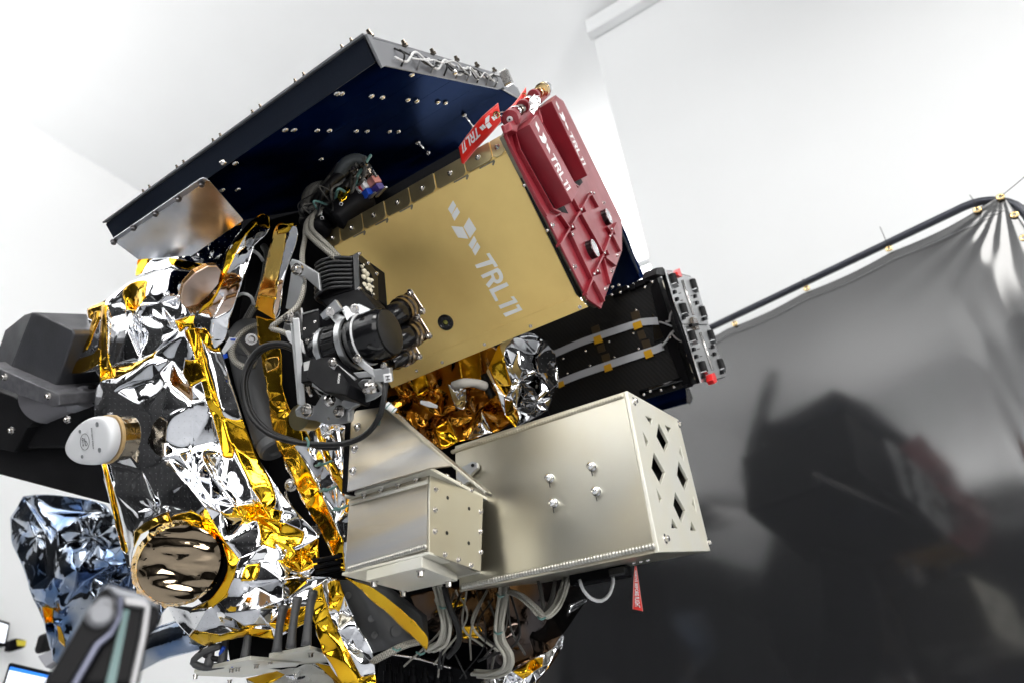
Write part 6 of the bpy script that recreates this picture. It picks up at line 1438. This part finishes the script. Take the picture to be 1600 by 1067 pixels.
# ================================================================== FOREGROUND LIFTING LUG, BLURRED
M_foregrey = mat('blurred_grey_steel', (.16, .165, .18), .4, .4)
fgp = thing('foreground_stand', 'blurred black steel stand post with rounded pivot end in the lower left foreground', 'stand', P(150, 1000, .42))
Zf = lambda pts: zc(pts, 60, 900, 1533 / 240)
f1 = pl3((100, 1060, .40), (180, 930, .44), (200, 1060, .42))
part('pivot_lever', plate(f1, Zf([(40, 1100), (480, 360), (600, 170), (650, 110), (710, 120), (760, 190), (790, 300), (760, 440), (680, 560), (560, 660), (300, 1100)]), .012, .016), mat('foreground_black', (.006, .006, .007), .45, spec=.1), fgp, bevel=.003, seg=3)
part('lever_edge', plate(f1, Zf([(300, 1100), (560, 640), (700, 540), (790, 380), (800, 200), (850, 195), (840, 400), (740, 590), (620, 690), (380, 1100)]), .006, .016), mat('lilac_steel_edge', (.16, .17, .24), .35, .4), fgp, bevel=.002)
part('post_body', plate(f1, Zf([(380, 1100), (620, 690), (740, 590), (840, 400), (850, 215), (1060, 220), (1240, 330), (1230, 450), (1100, 640), (1010, 1100)]), -.002, .04), mat('foreground_black', (.006, .006, .007), .45, spec=.1), fgp, bevel=.004, seg=3)
part('teal_stripe', plate(f1, Zf([(665, 1100), (850, 330), (910, 330), (760, 1100)]), .0005, .002), M_teal, fgp)
part('pale_edge_bar', plate(f1, Zf([(850, 200), (1060, 225), (1125, 290), (1090, 560), (970, 1100), (910, 1100), (1020, 600), (1065, 310), (860, 280)]), .003, .006), mat('pale_steel_bar', (.30, .30, .31), .4, .4), fgp, bevel=.001)
part('top_skirt', plate(f1, Zf([(650, 95), (720, 80), (900, 130), (1080, 190), (1240, 310), (1120, 290), (860, 215), (780, 200)]), -.004, .02), mat('grey_skirt', (.2, .21, .23), .35, .4), fgp, bevel=.003)
part('pivot_bolt', lathe_bm(f1.at(*Zf([(610, 390)])[0], .012), f1.n, [(0, .0085), (.004, .0085), (.006, .006)], 24), M_foregrey, fgp, smooth='auto')
part('pivot_bolt', lathe_bm(f1.at(*Zf([(650, 300)])[0], .012), f1.n, [(0, .006), (.003, .006), (.005, .004)], 24), M_foregrey, fgp, smooth='auto')
# silver wrapped duct behind the stand
dt = thing('wrapped_duct', 'blue-silver film-wrapped duct running behind the foreground stand', 'duct', P(270, 1000, 1.3))
part('duct_skin', tube_bm([P(200, 1030, 1.35), P(250, 1005, 1.32), P(312, 985, 1.28)], lambda t: .036 * (1 + .02 * math.sin(t * 9)), 20), M_foilb, dt, smooth=True)

# ================================================================== FAR WALL THINGS (lower left)
FW = PL(VY, Vector((0, 5.12, 1)))
w1 = thing('wall_monitor', 'small wall monitor cut by the left edge of the frame', 'monitor', FW.at(5, 985))
part('monitor_case', plate(FW, [(-30, 958), (17, 972), (10, 1010), (-30, 1002)], 0, .06), M_black, w1, bevel=.01)
part('monitor_screen', plate(FW, [(-27, 963), (13, 976), (7, 1004), (-27, 997)], .002, .004), M_screenwhite, w1)
w2 = thing('barcode_scanner', 'black hand-held box with a yellow label hanging on the far wall', 'scanner', FW.at(27, 1003))
part('scanner_body', plate(FW, [(12, 1016), (16, 1000), (26, 996), (41, 999), (41, 1010), (34, 1013), (20, 1017)], .06, .06), M_black, w2, bevel=.01)
part('yellow_label', plate(FW, [(26, 999), (41, 1000), (40, 1009), (27, 1008)], .064, .003), M_yellow, w2)
w3 = thing('laptop_screen', 'laptop screen with a blue title bar at the bottom left corner', 'laptop', P(40, 1060, 2.4))
LS = pl3((14, 1038, 2.4), (75, 1052, 2.35), (10, 1067, 2.4))
part('screen_case', plate(LS, [(13, 1036), (80, 1052), (68, 1095), (0, 1080)], 0, .012), M_black, w3, bevel=.004)
part('screen_panel', plate(LS, [(16, 1041), (76, 1055), (66, 1090), (5, 1077)], .002, .003), M_screenwhite, w3)
part('screen_bar', plate(LS, [(16, 1041), (76, 1055), (75, 1059), (14, 1046)], .0045, .002), M_screenblue, w3)
w4 = thing('black_phone_handset', 'blurred black handset hanging on the wall below the foil bag', 'telephone', P(60, 1005, 2.6))
part('handset', plate(pl3((50, 1020, 2.6), (70, 990, 2.6), (60, 1030, 2.58)), [(51, 1018), (58, 992), (70, 988), (72, 996), (64, 1020), (56, 1022)], 0, .06), M_rubber, w4, bevel=.015)
part('wall_bracket', plate(pl3((60, 1025, 2.2), (80, 1015, 2.2), (70, 1030, 2.18)), [(58, 1024), (80, 1014), (92, 1028), (70, 1042)], 0, .03), mat('grey_bracket', (.35, .35, .38), .4), w4, bevel=.004)
